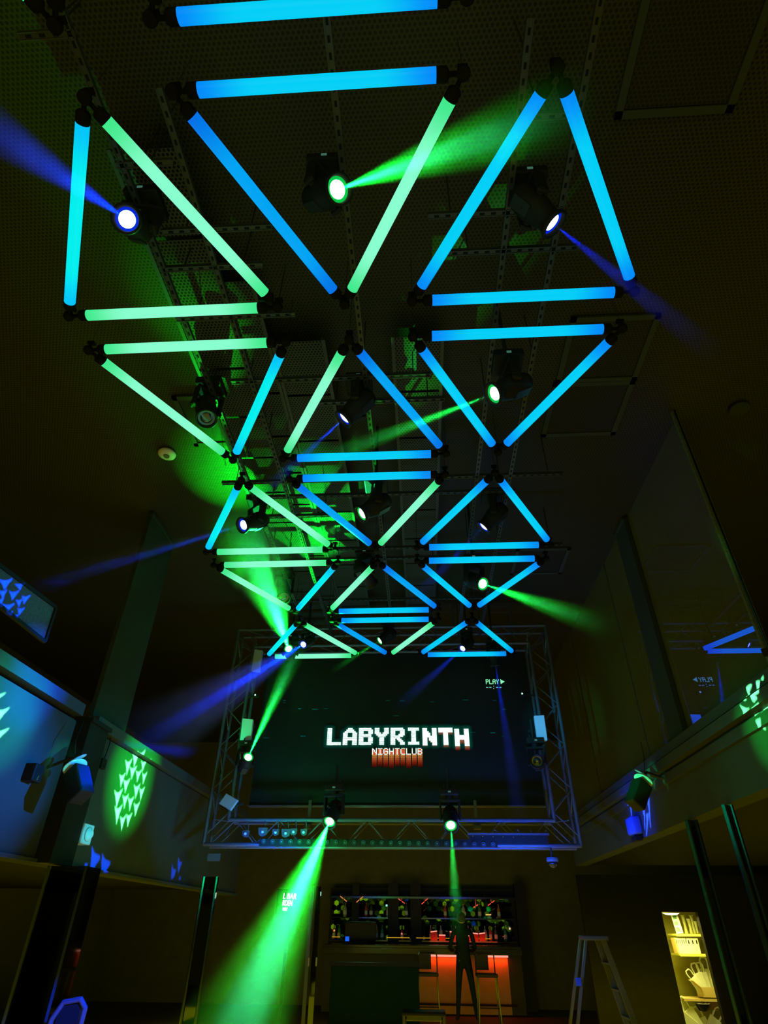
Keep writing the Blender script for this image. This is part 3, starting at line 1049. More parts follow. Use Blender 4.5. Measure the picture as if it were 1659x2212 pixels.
for (px, py, lab) in ((551, 1501, 'tiny white indicator lamp left of the screen'), (1128, 1498, 'tiny white indicator lamp right of the screen')):
    q = at(px, py, y=YT-.45)
    t = thing('indicator_lamp', lab, 'lamp', q)
    b = B(); box(b, q+Vector((0, .04, 0)), (.08, .06, .06), None, .01); obj('housing', b, M_black, t)
    xs_ = TX0+TW if px < 800 else TX1-TW
    b = B(); bar(b, q+Vector((0, .05, 0)), (xs_, YT_FRONT, q.z), .015, .02); obj('arm', b, M_blackm, t)
    b = B(); lathe(b, [(.013, 0), (.008, .008)], Matrix.Translation(q+Vector((0, .005, 0))) @ Matrix.Rotation(PI/2, 4, 'X'), 14); obj('bulb', b, mat('indicator_glow', (0, 0, 0), .4, emit=(.6, 1, .75), es=1.2), t)

# LED batten along the bottom truss
q0 = at(560, 1817, y=YT-.42); q1 = at(1075, 1824, y=YT-.42)
t = thing('led_batten', 'long black batten of small round lamps on the lower truss', 'lamp bar', (q0+q1)/2)
b = B(); box(b, (q0+q1)/2+Vector((0, .04, 0)), (q1.x-q0.x, .07, .085)); obj('housing', b, M_black, t)
n = 26
for i in range(n):
    c = q0.lerp(q1, (i+.5)/n)
    mt_ = Matrix.Translation(c) @ Matrix.Rotation(PI/2, 4, 'X')
    b = B(); lathe(b, [(.028, -.003), (.030, .008), (.024, .010), (.020, .004)], mt_, 16, True, True)
    r_ = obj('lamp_ring', b, M_frame, t)
    b = B(); lathe(b, [(.012, .005), (.006, .012)], mt_, 12); obj('lamp_lens', b, M_grey, r_)

# small clamped lamps on the lower left truss and bolts on the right
for k, (px, py, colr, lab) in enumerate(((530, 1800, 'b', 'small lamp clamped on the lower truss, leftmost'),
                                        (567, 1796, 'b', 'small lamp clamped on the lower truss, second from left'),
                                        (595, 1797, 'g', 'small lamp clamped on the lower truss, third from left'),
                                        (617, 1799, 'g', 'small lamp clamped on the lower truss, fourth from left'),
                                        (634, 1796, 'g', 'small lamp clamped on the lower truss, fifth from left'),
                                        (656, 1797, 'g', 'small lamp clamped on the lower truss, sixth from left'))):
    q = at(px, py, y=YT-.40)
    t = thing('clamped_lamp', lab, 'lamp', q, 'small lamps on the lower left truss')
    b = B()
    sc_ = 1.0 if k in (1, 3) else .75
    prism(b, [q+Vector(v)*sc_ for v in ((-.06, 0, .045), (.06, 0, .045), (.05, 0, -.03), (.02, 0, -.055), (-.02, 0, -.055), (-.05, 0, -.03))], (0, .05, 0))
    obj('housing', b, M_alu, t)
    b = B(); path(b, [q+Vector((.03, .02, .04)), q+Vector((.02, .03, .11)), q+Vector((0, .05, .16))], .007, 6); obj('bracket', b, M_alu, t)
    b = B(); lathe(b, [(.018, 0), (.012, .01)], Matrix.Translation(q+Vector((0, -.002, -.005))) @ Matrix.Rotation(PI/2, 4, 'X'), 14); obj('lens', b, M_strobe, t)
q0 = at(1010, 1800, y=YT-.42); q1 = at(1186, 1804, y=YT-.42)
t = thing('lamp_batten', 'dark lamp bar with blue rim on the lower right truss', 'lamp bar', (q0+q1)/2)
b = B(); box(b, (q0+q1)/2, (q1.x-q0.x, .05, .02)); obj('top_strip', b, M_alu, t)
b = B(); box(b, (q0+q1)/2+Vector((0, .03, -.06)), (q1.x-q0.x-.04, .04, .1)); obj('housing', b, M_black, t)
for i in range(8):
    c = q0.lerp(q1, (i+.5)/8)+Vector((0, -.0, -.03))
    b = B(); lathe(b, [(.006, 0), (.004, .006)], Matrix.Translation(c+Vector((0, .008, 0))) @ Matrix.Rotation(PI/2, 4, 'X'), 8); obj('bolt', b, M_chrome, t)
for (px, py, qx, qy) in ((1118, 1792, 1122, 1800), (1146, 1794, 1148, 1801), (1180, 1794, 1175, 1802), (1068, 1793, 1078, 1800)):
    b = B(); cyl(b, at(px, py, y=YT-.42), at(qx, qy, y=YT-.42), .008, 6); obj('stay', b, M_alu, t)

# ------------------------------------------------------------------ left wall fittings
# white box with a round knob
t0 = at(181, 1802, x=XL+.12)
t = thing('control_box', 'white wall box with a round dial on the left balcony front', 'wall box', t0)
b = B(); box(b, t0+Vector((-.04, 0, 0)), (.16, .20, .17), None, .008); bx = obj('housing', b, M_white, t)
b = B(); lathe(b, [(.062, 0), (.062, .012), (.052, .018), (.04, .024), (.0301, .04)], Matrix.Translation(t0+Vector((.042, .0, 0))) @ Matrix.Rotation(PI/2, 4, 'Y')); obj('dial', b, M_white, t)
b = B(); box(b, t0+Vector((-.1, -.17, .0)), (.03, .14, .30)); obj('back_plate', b, M_paint, t)


def wall_projector(px, py, plane, side, label, s2):
    """effect projector on a bracket: box body, two oval glass discs, control panel"""
    q = at(px, py, x=plane)
    t = thing('effect_projector', label, 'projector', q)
    n = Vector((side, 0, 0))
    dd = Vector((side*.55, -.25, -.80)).normalized()
    rot = frame_of(dd)
    b = B(); box(b, q+dd*.16, (.15, .17, .30), rot, .015); bd = obj('body', b, M_black, t)
    b = B(); box(b, q+dd*.15+rot @ Vector((0, -.088, 0)), (.07, .006, .10), rot); obj('control_panel', b, M_grey, bd)
    b = B(); lathe(b, [(.095, 0), (.1, .008), (.085, .016), (.03, .02)], Matrix.Translation(q-dd*.02) @ frame_of(-dd).to_4x4()); obj('glass_disc', b, M_white, t)
    b = B(); lathe(b, [(.07, 0), (.074, .006), (.06, .012)], Matrix.Translation(q-dd*.08+Vector((side*.03, 0, .03))) @ frame_of((-dd+Vector((0, -.6, .2)))).to_4x4()); obj('tilted_disc', b, M_white, t)
    b = B(); path(b, [q+Vector((-side*.02, .05, .05)), q+Vector((-side*.1, .08, .12)), q+Vector((-side*.32, .05, .02))], .014); obj('bracket', b, M_blackm, t)
    b = B(); path(b, [q+Vector((-side*.05, .02, .1)), q+Vector((-side*.08, .0, .25)), q+Vector((-side*.12, .1, .45))], .005, 6); obj('cable', b, M_black, t)
    return q


wall_projector(163, 1662, XL+.30, 1, 'effect projector on the left balcony front with bright oval glass', 1)
wall_projector(1388, 1690, XR-.30, -1, 'effect projector on the right balcony front with a green oval glass', -1)
# dangling cable and socket on the teal panel
c0 = at(243, 1560, x=XL+.02); c1 = at(222, 1650, x=XL+.02)
t = thing('wall_cable', 'thin cable hanging to a small socket on the teal left panel', 'cable', c1)
b = B(); path(b, [c0, c0.lerp(c1, .5)+Vector((.01, .03, 0)), c1], .008, 6); obj('cable', b, M_black, t)
b = B(); box(b, c1, (.04, .10, .10), None, .01); obj('socket', b, M_black, t)
# small dark box left of the projector
c0 = at(72, 1670, x=XL+.05)
t = thing('junction_box', 'small dark box on the blue left panel', 'wall box', c0)
b = B(); box(b, c0, (.10, .14, .14), None, .01); obj('housing', b, M_black, t)
b = B(); cyl(b, c0+Vector((.052, .0, -.06)), c0+Vector((.052, .01, -.02)), .006, 6); obj('latch', b, M_chrome, t)
# plastic box under the right front, blue
c0 = at(1371, 1790, x=XR-.06)
t = thing('plastic_box', 'translucent-looking box on the right balcony front lit blue', 'box', c0)
b = B(); box(b, c0+Vector((0, 0, .03)), (.13, .28, .2), None, .03); obj('cover', b, mat('cloudy_plastic', (.05, .12, .4), .3), t, smooth=True)
b = B(); box(b, c0+Vector((0, 0, -.11)), (.09, .18, .06), None, .01); obj('foot', b, M_black, t)

# upper left reflective panel
U = [at(-60, 1178, x=XL-.02), at(120, 1312, x=XL-.02), at(96, 1386, x=XL-.02), at(-60, 1262, x=XL-.02)]
t = thing('glossy_panel', 'glossy window panel at the left edge with blue thorn-shaped light', 'panel', U[1])
b = B(); prism(b, U, (-.03, 0, 0)); obj('panel_face', b, noisy('glossy_panel_paint', (.07, .08, .08), .5, 40, .22), t)
b = B()
for a, c in zip(U, U[1:]+U[:1]): bar(b, a, c, .03, .03, (1, 0, 0))
obj('panel_frame', b, M_black, t)


# ------------------------------------------------------------------ gobo projections
def tulip(cx, cy, w_, h_, dx=0, flip=1):
    """thorn shape: two ears, curved sides, long tip; dx shifts the tip"""
    pts = []
    pts.append((-.5, -.06)); pts.append((-.22, .10)); pts.append((.05, .10)); pts.append((.5, -.14))
    pts.append((.36, .12)); pts.append((.25, .30)); pts.append((.14, .6)); pts.append((.0, 1.0))
    pts.append((-.13, .62)); pts.append((-.26, .34)); pts.append((-.38, .14))
    out = []
    for x, y in pts:
        out.append((cx+x*w_*1.4+dx*max(0, y), cy+flip*y*h_*1.15))
    return out


def crosses(P, Q):
    """do two closed outlines touch"""
    def side(a, b_, c): return (b_[0]-a[0])*(c[1]-a[1])-(b_[1]-a[1])*(c[0]-a[0])
    for i in range(len(P)):
        a, b_ = P[i-1], P[i]
        for j in range(len(Q)):
            c, e = Q[j-1], Q[j]
            if side(a, b_, c)*side(a, b_, e) <= 0 and side(c, e, a)*side(c, e, b_) <= 0: return True
    return False


def apart(loops):
    """shrink outlines until none cross, so every cut-out stays a hole of its own"""
    for _ in range(25):
        hit = set()
        for i in range(len(loops)):
            for j in range(i):
                if crosses(loops[i], loops[j]): hit |= {i, j}
        if not hit: break
        for i in hit:
            cx = sum(p_[0] for p_ in loops[i])/len(loops[i]); cy = sum(p_[1] for p_ in loops[i])/len(loops[i])
            loops[i] = [(cx+(x-cx)*.96, cy+(y-cy)*.96) for x, y in loops[i]]
    return loops


def gobo(src, planes, col, I, label, dist=.05):
    """planes: list of (polygon in pixels, plane x); a metal plate with cut-outs in front of a lamp"""
    src = Vector(src)
    polys = [[at(px, py, **pl) for px, py in poly] for poly, pl in planes]
    ctr = Vector((0, 0, 0)); n = 0
    for pl in polys:
        for p_ in pl: ctr += (p_-src).normalized(); n += 1
    d = (ctr/n).normalized()
    rot = frame_of(d)
    inv = rot.transposed()
    mx_ = 0
    cd_ = bpy.data.curves.new('gobo_plate', 'CURVE')
    cd_.dimensions = '2D'; cd_.fill_mode = 'BOTH'
    loops = []
    for pl in polys:
        lp = []
        for p_ in pl:
            v = inv @ (p_-src)
            x, y = v.x/v.z*dist, v.y/v.z*dist
            mx_ = max(mx_, math.hypot(x, y)); lp.append((x, y))
        loops.append(lp)
    loops = apart(loops)
    m_ = mx_*1.6
    loops.append([(-m_, -m_), (m_, -m_), (m_, m_), (-m_, m_)])
    for lp in loops:
        sp_ = cd_.splines.new('POLY')
        sp_.points.add(len(lp)-1)
        for i, (x, y) in enumerate(lp): sp_.points[i].co = (x, y, 0, 1)
        sp_.use_cyclic_u = True
    cd_.materials.append(M_blackm)
    tmp = bpy.data.objects.new('tmp', cd_)
    COL.objects.link(tmp)
    dg = bpy.context.evaluated_depsgraph_get()
    me = bpy.data.meshes.new_from_object(tmp.evaluated_get(dg))
    bpy.data.objects.remove(tmp)
    t = thing('gobo_projector', label, 'projector', src)
    # light-tight housing round lamp and plate
    b = B(); s_ = max(m_*1.02, .02)
    mt_ = Matrix.Translation(src) @ rot.to_4x4()
    for (cx, cy, wx, wy) in ((s_, 0, .006, 2*s_), (-s_, 0, .006, 2*s_), (0, s_, 2*s_, .006), (0, -s_, 2*s_, .006)):
        box(b, mt_ @ Vector((cx, cy, .01)), (wx, wy, .09), rot)
    box(b, mt_ @ Vector((0, 0, -.035)), (2*s_, 2*s_, .006), rot)
    obj('housing', b, M_black, t)
    g = bpy.data.objects.new('gobo_plate', me)
    COL.objects.link(g)
    g.parent = t
    g.rotation_mode = 'QUATERNION'
    g.rotation_quaternion = rot.to_quaternion()
    g.location = d*dist
    spot(src, d, col, I, math.atan(m_*.98/dist), .15, .0001, t)
    xw = XR if src.x > 0 else XL
    b = B(); bar(b, src-d*.03, (xw, src.y, src.z-.03), .015, .03); obj('bracket', b, M_blackm, t)
    return d


def zl(x, y): return (x/3.16, 1200+y/3.16)
def zr(x, y): return (1200+x/3.159, 1200+y/3.159)


LW = dict(x=XL)
gl = []
for (x, y, w_, h_) in ((880, 1395, 40, 105), (932, 1345, 42, 90), (985, 1395, 40, 95), (838, 1485, 44, 110), (912, 1440, 44, 90), (950, 1462, 42, 95), (990, 1478, 36, 95),
                       (868, 1520, 50, 115), (938, 1560, 44, 110), (972, 1580, 38, 105), (810, 1602, 48, 120), (860, 1625, 48, 125), (897, 1640, 48, 125),
                       (936, 1682, 44, 110), (810, 1708, 48, 130), (842, 1770, 46, 125), (884, 1755, 46, 115)):
    gl.append((tulip(*zl(x, y), w_/3.16, h_/3.16, -18/3.16), LW))
PRJ_R = (2.4, 3.9, 3.05)
gobo(PRJ_R, gl, (.16, 1, .46), 2600, 'gobo projector at right casting the green thorn pattern on the left wall')
gl = []
for (x, y, w_, h_) in ((0, 940, 75, 60), (20, 1040, 95, 100), (5, 1190, 85, 80), (-60, 1120, 90, 110), (-90, 1000, 90, 110)):
    gl.append((tulip(*zl(x, y), w_/3.16, h_/3.16, -40/3.16), LW))
gobo((2.4, 3.6, 3.05), gl, (.15, 1, .55), 1500, 'gobo projector at right casting green thorns at the left frame edge')
BW = []
for poly in ([(628, 1982), (645, 2030), (682, 2048), (682, 2075), (655, 2110), (635, 2152), (614, 2152), (622, 2080)],
             [(698, 2032), (718, 2075), (753, 2090), (750, 2110), (730, 2140), (718, 2166), (692, 2166), (692, 2100)],
             [(1175, 2105), (1182, 2140), (1202, 2145), (1190, 2190), (1172, 2210), (1168, 2200)],
             [(1218, 2055), (1226, 2090), (1243, 2095), (1230, 2130), (1216, 2170), (1213, 2110)],
             [(1225, 2185), (1235, 2205), (1228, 2212), (1220, 2212)],
             [(582, 2100), (600, 2105), (592, 2130), (570, 2140)]):
    BW.append(([zl(*p_) for p_ in poly], LW))
gobo((2.4, 3.3, 2.95), BW, (.0, .05, 1), 1100, 'gobo projector at right casting blue thorns low on the left wall')
UW = []
for (x, y, w_, h_, dx) in ((40, 165, 70, 60, -10), (130, 190, 60, 50, 10), (180, 275, 50, 55, -20), (20, 235, 60, 60, 0), (100, 240, 70, 70, -20), (60, 330, 80, 60, -20), (150, 350, 70, 75, -30), (0, 290, 60, 70, 0), (130, 300, 40, 50, 0), (50, 385, 70, 50, 0), (110, 400, 50, 40, 0)):
    UW.append((tulip(*zl(x, y), w_/3.16, h_/3.16, dx/3.16), dict(x=XL-.02)))
gobo((2.4, 3.0, 3.1), UW, (.0, .04, 1), 1300, 'gobo projector at right casting blue thorns on the upper left panel')
RW = []
for (x0, y0, x1, y1, w_) in ((500, 1650, 520, 1780, 22), (535, 1600, 550, 1760, 26), (575, 1610, 605, 1800, 30), (600, 1600, 610, 1910, 24), (630, 1650, 648, 1860, 20), (628, 1760, 620, 1915, 20), (520, 1620, 560, 1640, 20)):
    RW.append(([zr(x0-w_/2, y0), zr((x0+x1)/2-w_*.15, (y0*.6+y1*.4)), zr(x1-2, y1), zr(x1+3, y1), zr((x0+x1)/2+w_*.3, (y0+y1)/2), zr(x0+w_/2, y0-6)], dict(x=XR)))
gobo((-3.0, 3.5, 3.0), RW, (.02, .07, 1), 2400, 'gobo projector at left casting tall blue thorns on the right front')
RG = []
for poly in ([(1330, 905), (1350, 885), (1372, 880), (1352, 930), (1358, 955), (1345, 952)], [(1400, 860), (1425, 855), (1420, 905), (1405, 915)], [(1330, 975), (1345, 965), (1365, 985), (1350, 998)],
             [(1385, 950), (1450, 905), (1450, 940), (1420, 960), (1440, 975), (1415, 1010), (1398, 985)], [(1315, 1025), (1360, 1050), (1385, 1045), (1345, 1100), (1340, 1070)], [(1380, 1130), (1412, 1110), (1418, 1190), (1405, 1185)],
             [(1432, 850), (1450, 820), (1450, 850)], [(1400, 1050), (1450, 1010), (1450, 1040), (1415, 1070)]):
    RG.append(([zr(*p_) for p_ in poly], dict(x=XR-.02)))
gobo((-3.0, 3.2, 3.0), RG, (.14, 1, .40), 1500, 'gobo projector at left casting green shards on the right ledge')

# soft washes: spots without fixtures, added to tint walls and fittings
def wash(src, tgt, col, I, half, blend=1, size=.03):
    src = Vector(src); tgt = Vector(tgt)
    return spot(src, (tgt-src).normalized(), col, I, R(half), blend, size, None, 'wash_fill')


wash((2.3, 6.9, 3.0), at(285, 1680, x=XL), (0, 1, .06), 230, 7)
wash((2.2, 6.3, 3.1), at(5, 1525, x=XL), (0, 1, .75), 90, 6)
wash((1.8, 5.0, 3.0), at(15, 1670, x=XL), (0, .14, 1), 90, 8.5)
wash((1.8, 5.0, 3.0), at(110, 1560, x=XL), (0, .35, 1), 16, 10)
wash((1.5, 5.6, 3.0), at(215, 1680, x=XL), (0, .7, .8), 10, 13)
wash((1.5, 5.6, 3.4), at(70, 1468, x=XL), (0, .06, 1), 200, 6)
wash((1.9, 6.6, 3.4), at(45, 1300, x=XL), (0, .55, 1), 15, 8)
wash((-2.9, 5.6, 2.9), at(1385, 1760, x=XR), (0, .02, 1), 110, 5)
wash((-2.9, 4.9, 3.1), at(1659, 1580, x=XR), (0, 1, .10), 80, 3.6)
wash((-2.9, 4.7, 3.0), at(1640, 1630, x=XR), (.0, 1, .55), 5, 11)
wash((-1.5, 4.0, 1.5), at(1385, 1690, x=XR-.30), (0, 1, .35), 80, 2.0)
wash((.5, 3.0, 1.5), at(165, 1655, x=XL+.3), (0, .9, .8), 30, 2.5)
wash((.5, 4.2, 1.4), at(182, 1800, x=XL+.1), (.0, .75, 1), 26, 1.9)
wash((1.6, 3.6, 2.2), (pp.x, pp.y, 4.2), (.1, 1, .2), 2, 4)
# lower truss wash: unseen strip lights added to colour the chords
def strip(px0, px1, col, e):
    """added fill strip below and in front of the lower truss"""
    a = at(px0, 1800, y=YT-.8); c = at(px1, 1800, y=YT-.8)
    area_light('truss_fill_strip', ((a.x+c.x)/2, YT-.75, 2.12), (abs(c.x-a.x), .08), e, col, (R(180-32), 0, 0))


strip(1010, 1200, (0, .06, 1), 40)
strip(520, 600, (0, .07, 1), 22)
strip(600, 700, (0, 1, .25), 14)
strip(780, 930, (0, .9, .5), 4)
wash((0, 6.0, 3.0), at(1190, 1560, y=YT-.3), (0, .4, 1), 14, 9)
wash((-2.9, 7.9, 3.2), at(530, 1560, y=YT-.4), (0, 1, .35), 1.3, 22)
# green light thrown up at the ceiling on the left
wash(at(604, 1392, y=7.85), at(545, 1090, z=ZC), (0, 1, .02), 300, 24, 1, .008)
wash((-2.5, 6.6, 4.3), at(505, 1030, z=ZC), (0, 1, .02), 42, 20, 1, .008)
wash((-2.3, 5.2, 3.6), at(420, 640, z=ZC), (0, 1, .03), 22, 11, 1, .01)
wash((-1.2, 8.2, 4.0), at(640, 1060, z=ZC), (0, 1, .05), 60, 16, 1, .01)

# ------------------------------------------------------------------ bar at the back
YBAR = 16.0
def bx(px, py, y=YBAR): return at(px, py, y=y)
zt = 1.157
xL, xR = bx(700, 2040).x, bx(1125, 2050).x
t = thing('bar_counter', 'long black bar counter with red light under its top', 'bar counter', ((xL+xR)/2, YBAR, 0))
b = B(); box(b, ((xL+xR)/2, YBAR+.2, zt), (xR-xL, .7, .06), None, .01); obj('counter_top', b, M_gloss, t)
M_front = noisy('bar_front_panel', (.22, .12, .05), .15, 6)
x0, x1 = bx(905, 2080).x, bx(1098, 2080).x
b = B(); box(b, ((x0+x1)/2, YBAR+.1, zt/2), (x1-x0, .06, zt-.06)); obj('front_panel', b, M_front, t)
b = B(); box(b, ((xL+x0)/2, YBAR+.1, zt/2), (x0-xL, .06, zt-.06)); obj('dark_front_panel', b, M_black, t)
b = B(); box(b, ((x1+xR)/2, YBAR+.1, zt/2), (xR-x1, .06, zt-.06)); obj('dark_front_panel', b, M_black, t)
zstr = bx(960, 2062).z
b = B(); box(b, ((xL+xR)/2, YBAR-.1, (zt+zstr)/2), (xR-xL, .04, zt-zstr-.01)); obj('edge_band', b, M_gloss, t)
M_red = mat('red_strip_glow', (0, 0, 0), .4, emit=(1, .30, .22), es=1.3)
for (a, c) in ((924, 996), (1040, 1097)):
    A, Cq = bx(a, 2062), bx(c, 2064)
    b = B(); box(b, ((A.x+Cq.x)/2, YBAR-.02, zstr-.02), (Cq.x-A.x, .03, .035)); obj('light_strip', b, M_red, t, 'red glowing strip')
    l = area_light('red_strip_lamp', ((A.x+Cq.x)/2, YBAR+.0, zstr-.05), (Cq.x-A.x, .04), 5.5, (1, .05, .01), (R(12), 0, 0))
    l.parent = t; l.location -= Vector(t.location)
b = B(); path(b, [(xL+.2, YBAR-.12, .2), (xR-.2, YBAR-.12, .2)], .02); obj('foot_rail', b, M_gloss, t)
# blue-green glints on the counter, built as small chrome slivers
A, Cq = bx(1010, 2046, YBAR-.05), bx(1075, 2052, YBAR-.05)
b = B()
for i in range(26):
    for j in range(3):
        cx = A.x+(Cq.x-A.x)*random.random()*1.2-.05
        box(b, (cx, YBAR-.12+j*.02, zt+.035-.022*j), (.025, .004, .004), Matrix.Rotation(random.uniform(-.5, .5), 3, 'X'))
tag(obj('counter_glints', b, M_chrome), 'glints built as shiny slivers on the right of the bar counter', 'bar mat')

# back bar: cabinet frame, hexagon mirror tiles, shelves, bottles
YK = 17.3
xa, xb = at(715, 1990, y=YK).x, at(1112, 1990, y=YK).x
zk0, zk1 = at(900, 2035, y=YK).z, at(900, 1945, y=YK).z
t = thing('back_bar', 'back bar of hexagon mirror tiles with lit shelf behind the counter', 'back bar', ((xa+xb)/2, YK, 0))
b = B(); box(b, ((xa+xb)/2, YK+.12, 1.15), (xb-xa+.1, .1, 2.3)); obj('backing', b, M_black, t)
b = B()
hs = .112
ny = int((zk1-zk0)/(hs*.87))+1
nx = int((xb-xa)/hs)
for j in range(ny):
    for i in range(nx):
        cx = xa+hs*(i+.5+(j % 2)*.5); cz2 = zk0+.08+j*hs*.87
        if cx > xb-.05: continue
        rr = hs*.545
        tx, tz = random.uniform(-.35, .35), random.uniform(-.3, .3)
        pl = []
        for k in range(6):
            a = PI/6+k*PI/3
            dx, dz = rr*math.cos(a), rr*math.sin(a)
            pl.append(Vector((cx+dx, YK+.04+dx*tx+dz*tz, cz2+dz)))
        prism(b, pl, (0, .006, 0))
obj('mirror_tiles', b, M_hex, t)
for zz in (zk0+.02, (zk0+zk1)/2+.05):
    b = B(); box(b, ((xa+xb)/2, YK-.05, zz), (xb-xa, .2, .025)); obj('shelf', b, M_gloss, t)
b = B(); box(b, ((xa+xb)/2, YK-.08, zk1+.05), (xb-xa+.1, .3, .04)); obj('canopy', b, M_gloss, t)
for px in (768, 850, 899, 1128):
    x = at(px, 1990, y=YK).x
    b = B(); box(b, (x, YK-.05, 1.2), (.17 if px in (768,) else .26, .22, 2.4)); obj('upright', b, M_black, t)
M_gold = mat('gold_dot_glow', (0, 0, 0), .4, emit=(1, .52, .03), es=.8)
b = B()
zz = at(900, 2026, y=YK-.16).z
for (pa, pb_) in ((718, 736), (836, 886), (900, 1062)):
    xa2, xb2 = at(pa, 2026, y=YK-.16).x, at(pb_, 2026, y=YK-.16).x
    k = int((xb2-xa2)/.022)
    for i in range(k): box(b, (xa2+i*.022, YK-.16, zz), (.014, .01, .014))
obj('dotted_light_strip', b, M_gold, t, 'dotted golden light strip')
M_neonr = mat('red_neon', (0, 0, 0), .4, emit=(1, .10, .06), es=.9)
M_neono = mat('orange_neon', (0, 0, 0), .4, emit=(1, .30, .08), es=.8)
for (ax, ay, bx_, by_, mm_) in ((735, 1936, 750, 1948, M_neono), (770, 1949, 785, 1936, M_neono), (860, 1941, 875, 1952, M_neonr), (911, 1953, 925, 1940, M_neonr), (1023, 1960, 1033, 1954, M_neonr), (1054, 1956, 1069, 1945, M_neonr)):
    A, Cq = at(ax, ay, y=YK-.25), at(bx_, by_, y=YK-.25)
    b = B()
    for f in (0, .55): cyl(b, A.lerp(Cq, f), A.lerp(Cq, f+.4), .009, 8)
    mid_ = A.lerp(Cq, .5)
    if mid_.z < zk1+.04: cyl(b, mid_, (mid_.x, mid_.y+.1, zk1+.05), .003, 5)
    tag(obj('neon_bar', b, mm_), 'short %s neon bar above the back bar, %s' % ('orange' if mm_ is M_neono else 'red',
        {735: 'first from the left', 770: 'second from the left', 860: 'left of the centre post', 911: 'right of the centre post', 1023: 'small one near the right end', 1054: 'last at the right end'}[ax]), 'neon light')
for (px, x2) in ((749, 752), (906, 900), (1052, 1046)):
    A = at(px, 1955, y=YK-.22)
    b = B(); cyl(b, A, A+Vector((-.06, 0, .22)), .006, 6)
    tag(obj('hanging_stem', b, M_rail), {749: 'thin green-lit stem over the left of the back bar', 906: 'thin green-lit stem by the centre post of the back bar', 1052: 'thin green-lit stem at the right of the back bar'}[px], 'stem')

bcols = [('amber', (.35, .14, .02)), ('green', (.03, .22, .08)), ('clear', (.3, .32, .28)), ('red', (.4, .05, .02)), ('dark', (.05, .05, .04))]
protos = []
for k, (nm, c) in enumerate(bcols):
    mm_ = mat('bottle_glass_'+nm, c, .08, spec=.9)
    t_ = thing('bottle', nm+' glass bottle standing on the back bar shelf', 'bottle', (0, 0, 0), 'bottles on the back bar')
    wv = .036+.004*(k % 3)
    b = B(); lathe(b, [(wv, 0), (wv, .17), (wv*.8, .2), (.014, .23), (.013, .28)], None, 14); obj('body', b, mm_, t_, local=True)
    b = B(); lathe(b, [(.015, .275), (.015, .30)], None, 10); obj('cap', b, M_gold if k == 0 else M_gloss, t_, local=True) if False else obj('cap', b, M_chrome, t_, local=True)
    b = B(); lathe(b, [(wv+.001, .05), (wv+.001, .13)], None, 14, False, False); obj('paper_label', b, M_white, t_, local=True)
    protos.append(t_)
spots_b = []
zs = [zk0+.033, (zk0+zk1)/2+.063]
for (px, sh) in [(722, 0), (733, 0), (744, 1), (790, 1), (801, 1), (814, 0), (826, 0), (838, 1), (868, 0), (878, 1), (930, 0), (941, 0), (952, 0), (963, 1), (975, 0), (984, 0), (993, 0), (1003, 1), (1011, 0), (1020, 0), (1029, 0), (1038, 1), (1047, 0), (1058, 0), (1070, 0), (1080, 1), (1090, 0)]:
    spots_b.append((at(px, 2000, y=YK-.08).x, zs[sh], sh))
cnt = {}
for i, (x, z, sh) in enumerate(spots_b):
    k = i % 5
    o = protos[k] if i < 5 else copy_tree(protos[k])
    o.location = (x, YK-.08, z)
    n_ = cnt.get((k, sh), 0)
    cnt[(k, sh)] = n_+1
    o['label'] = '%s %s glass bottle from the left on the %s back bar shelf' % (['first', 'second', 'third', 'fourth', 'fifth', 'sixth'][n_], bcols[k][0], 'upper' if sh else 'lower')
# red lit boxes on the lower shelf
for i, (px, py, w_) in enumerate(((937, 2012, 15), (955, 2020, 15), (976, 2013, 10), (988, 2017, 16), (1008, 2021, 17), (1025, 2016, 16), (1041, 2016, 14))):
    A = at(px-w_/2, py, y=YK-.2); Cq = at(px+w_/2, py, y=YK-.2)
    t_ = thing('red_lit_box', ['red-topped box', 'low red-topped box', 'narrow red-topped box', 'red-topped box with slanting edge', 'lowest red-topped box', 'tilted red-topped box', 'red-topped box at the right end'][i]+' among the bottles on the back bar', 'box', ((A.x+Cq.x)/2, YK-.17, zk0+.03))
    hh = max(.04, A.z-zk0-.04)
    b = B(); box(b, ((A.x+Cq.x)/2, YK-.19, zk0+.035+hh/2), (Cq.x-A.x-.01, .04, hh)); obj('body', b, mat('red_card', (.35, .05, .03), .5, emit=None), t_)
    b = B(); box(b, ((A.x+Cq.x)/2, YK-.21, A.z), (Cq.x-A.x-.01, .01, .02), Matrix.Rotation((i % 3-1)*.12, 3, 'Y')); obj('edge_glow', b, M_red, t_)  # red light on the box edge, put in as glow
# till / monitor
A = at(778, 2020, y=YBAR+.25)
t = thing('bar_till', 'black till screen on the bar counter with a small blue light', 'till', (A.x, YBAR+.3, zt+.03))
b = B(); box(b, (A.x, YBAR+.3, zt+.26), (.72, .08, .36), None, .02); obj('monitor', b, M_black, t)
b = B(); box(b, (A.x, YBAR+.32, zt+.05), (.3, .25, .05)); obj('foot', b, M_black, t)
q = at(750, 2028, y=YBAR+.2)
b = B(); box(b, q, (.085, .02, .085)); obj('blue_light', b, mat('blue_square_glow', (0, 0, 0), .4, emit=(.01, .12, .9), es=1), t, 'small blue glowing square')
# glints inside the back bar: small lamps
def lampbead(px, py, c, r, label, y=YK-.22):
    q = at(px, py, y=y)
    b = B(); bmesh.ops.create_icosphere(b, subdivisions=2, radius=r); bmesh.ops.translate(b, vec=q, verts=b.verts)
    tag(obj('lamp_bead', b, mat('bead_glow', (0, 0, 0), .4, emit=c, es=1)), label, 'small light')


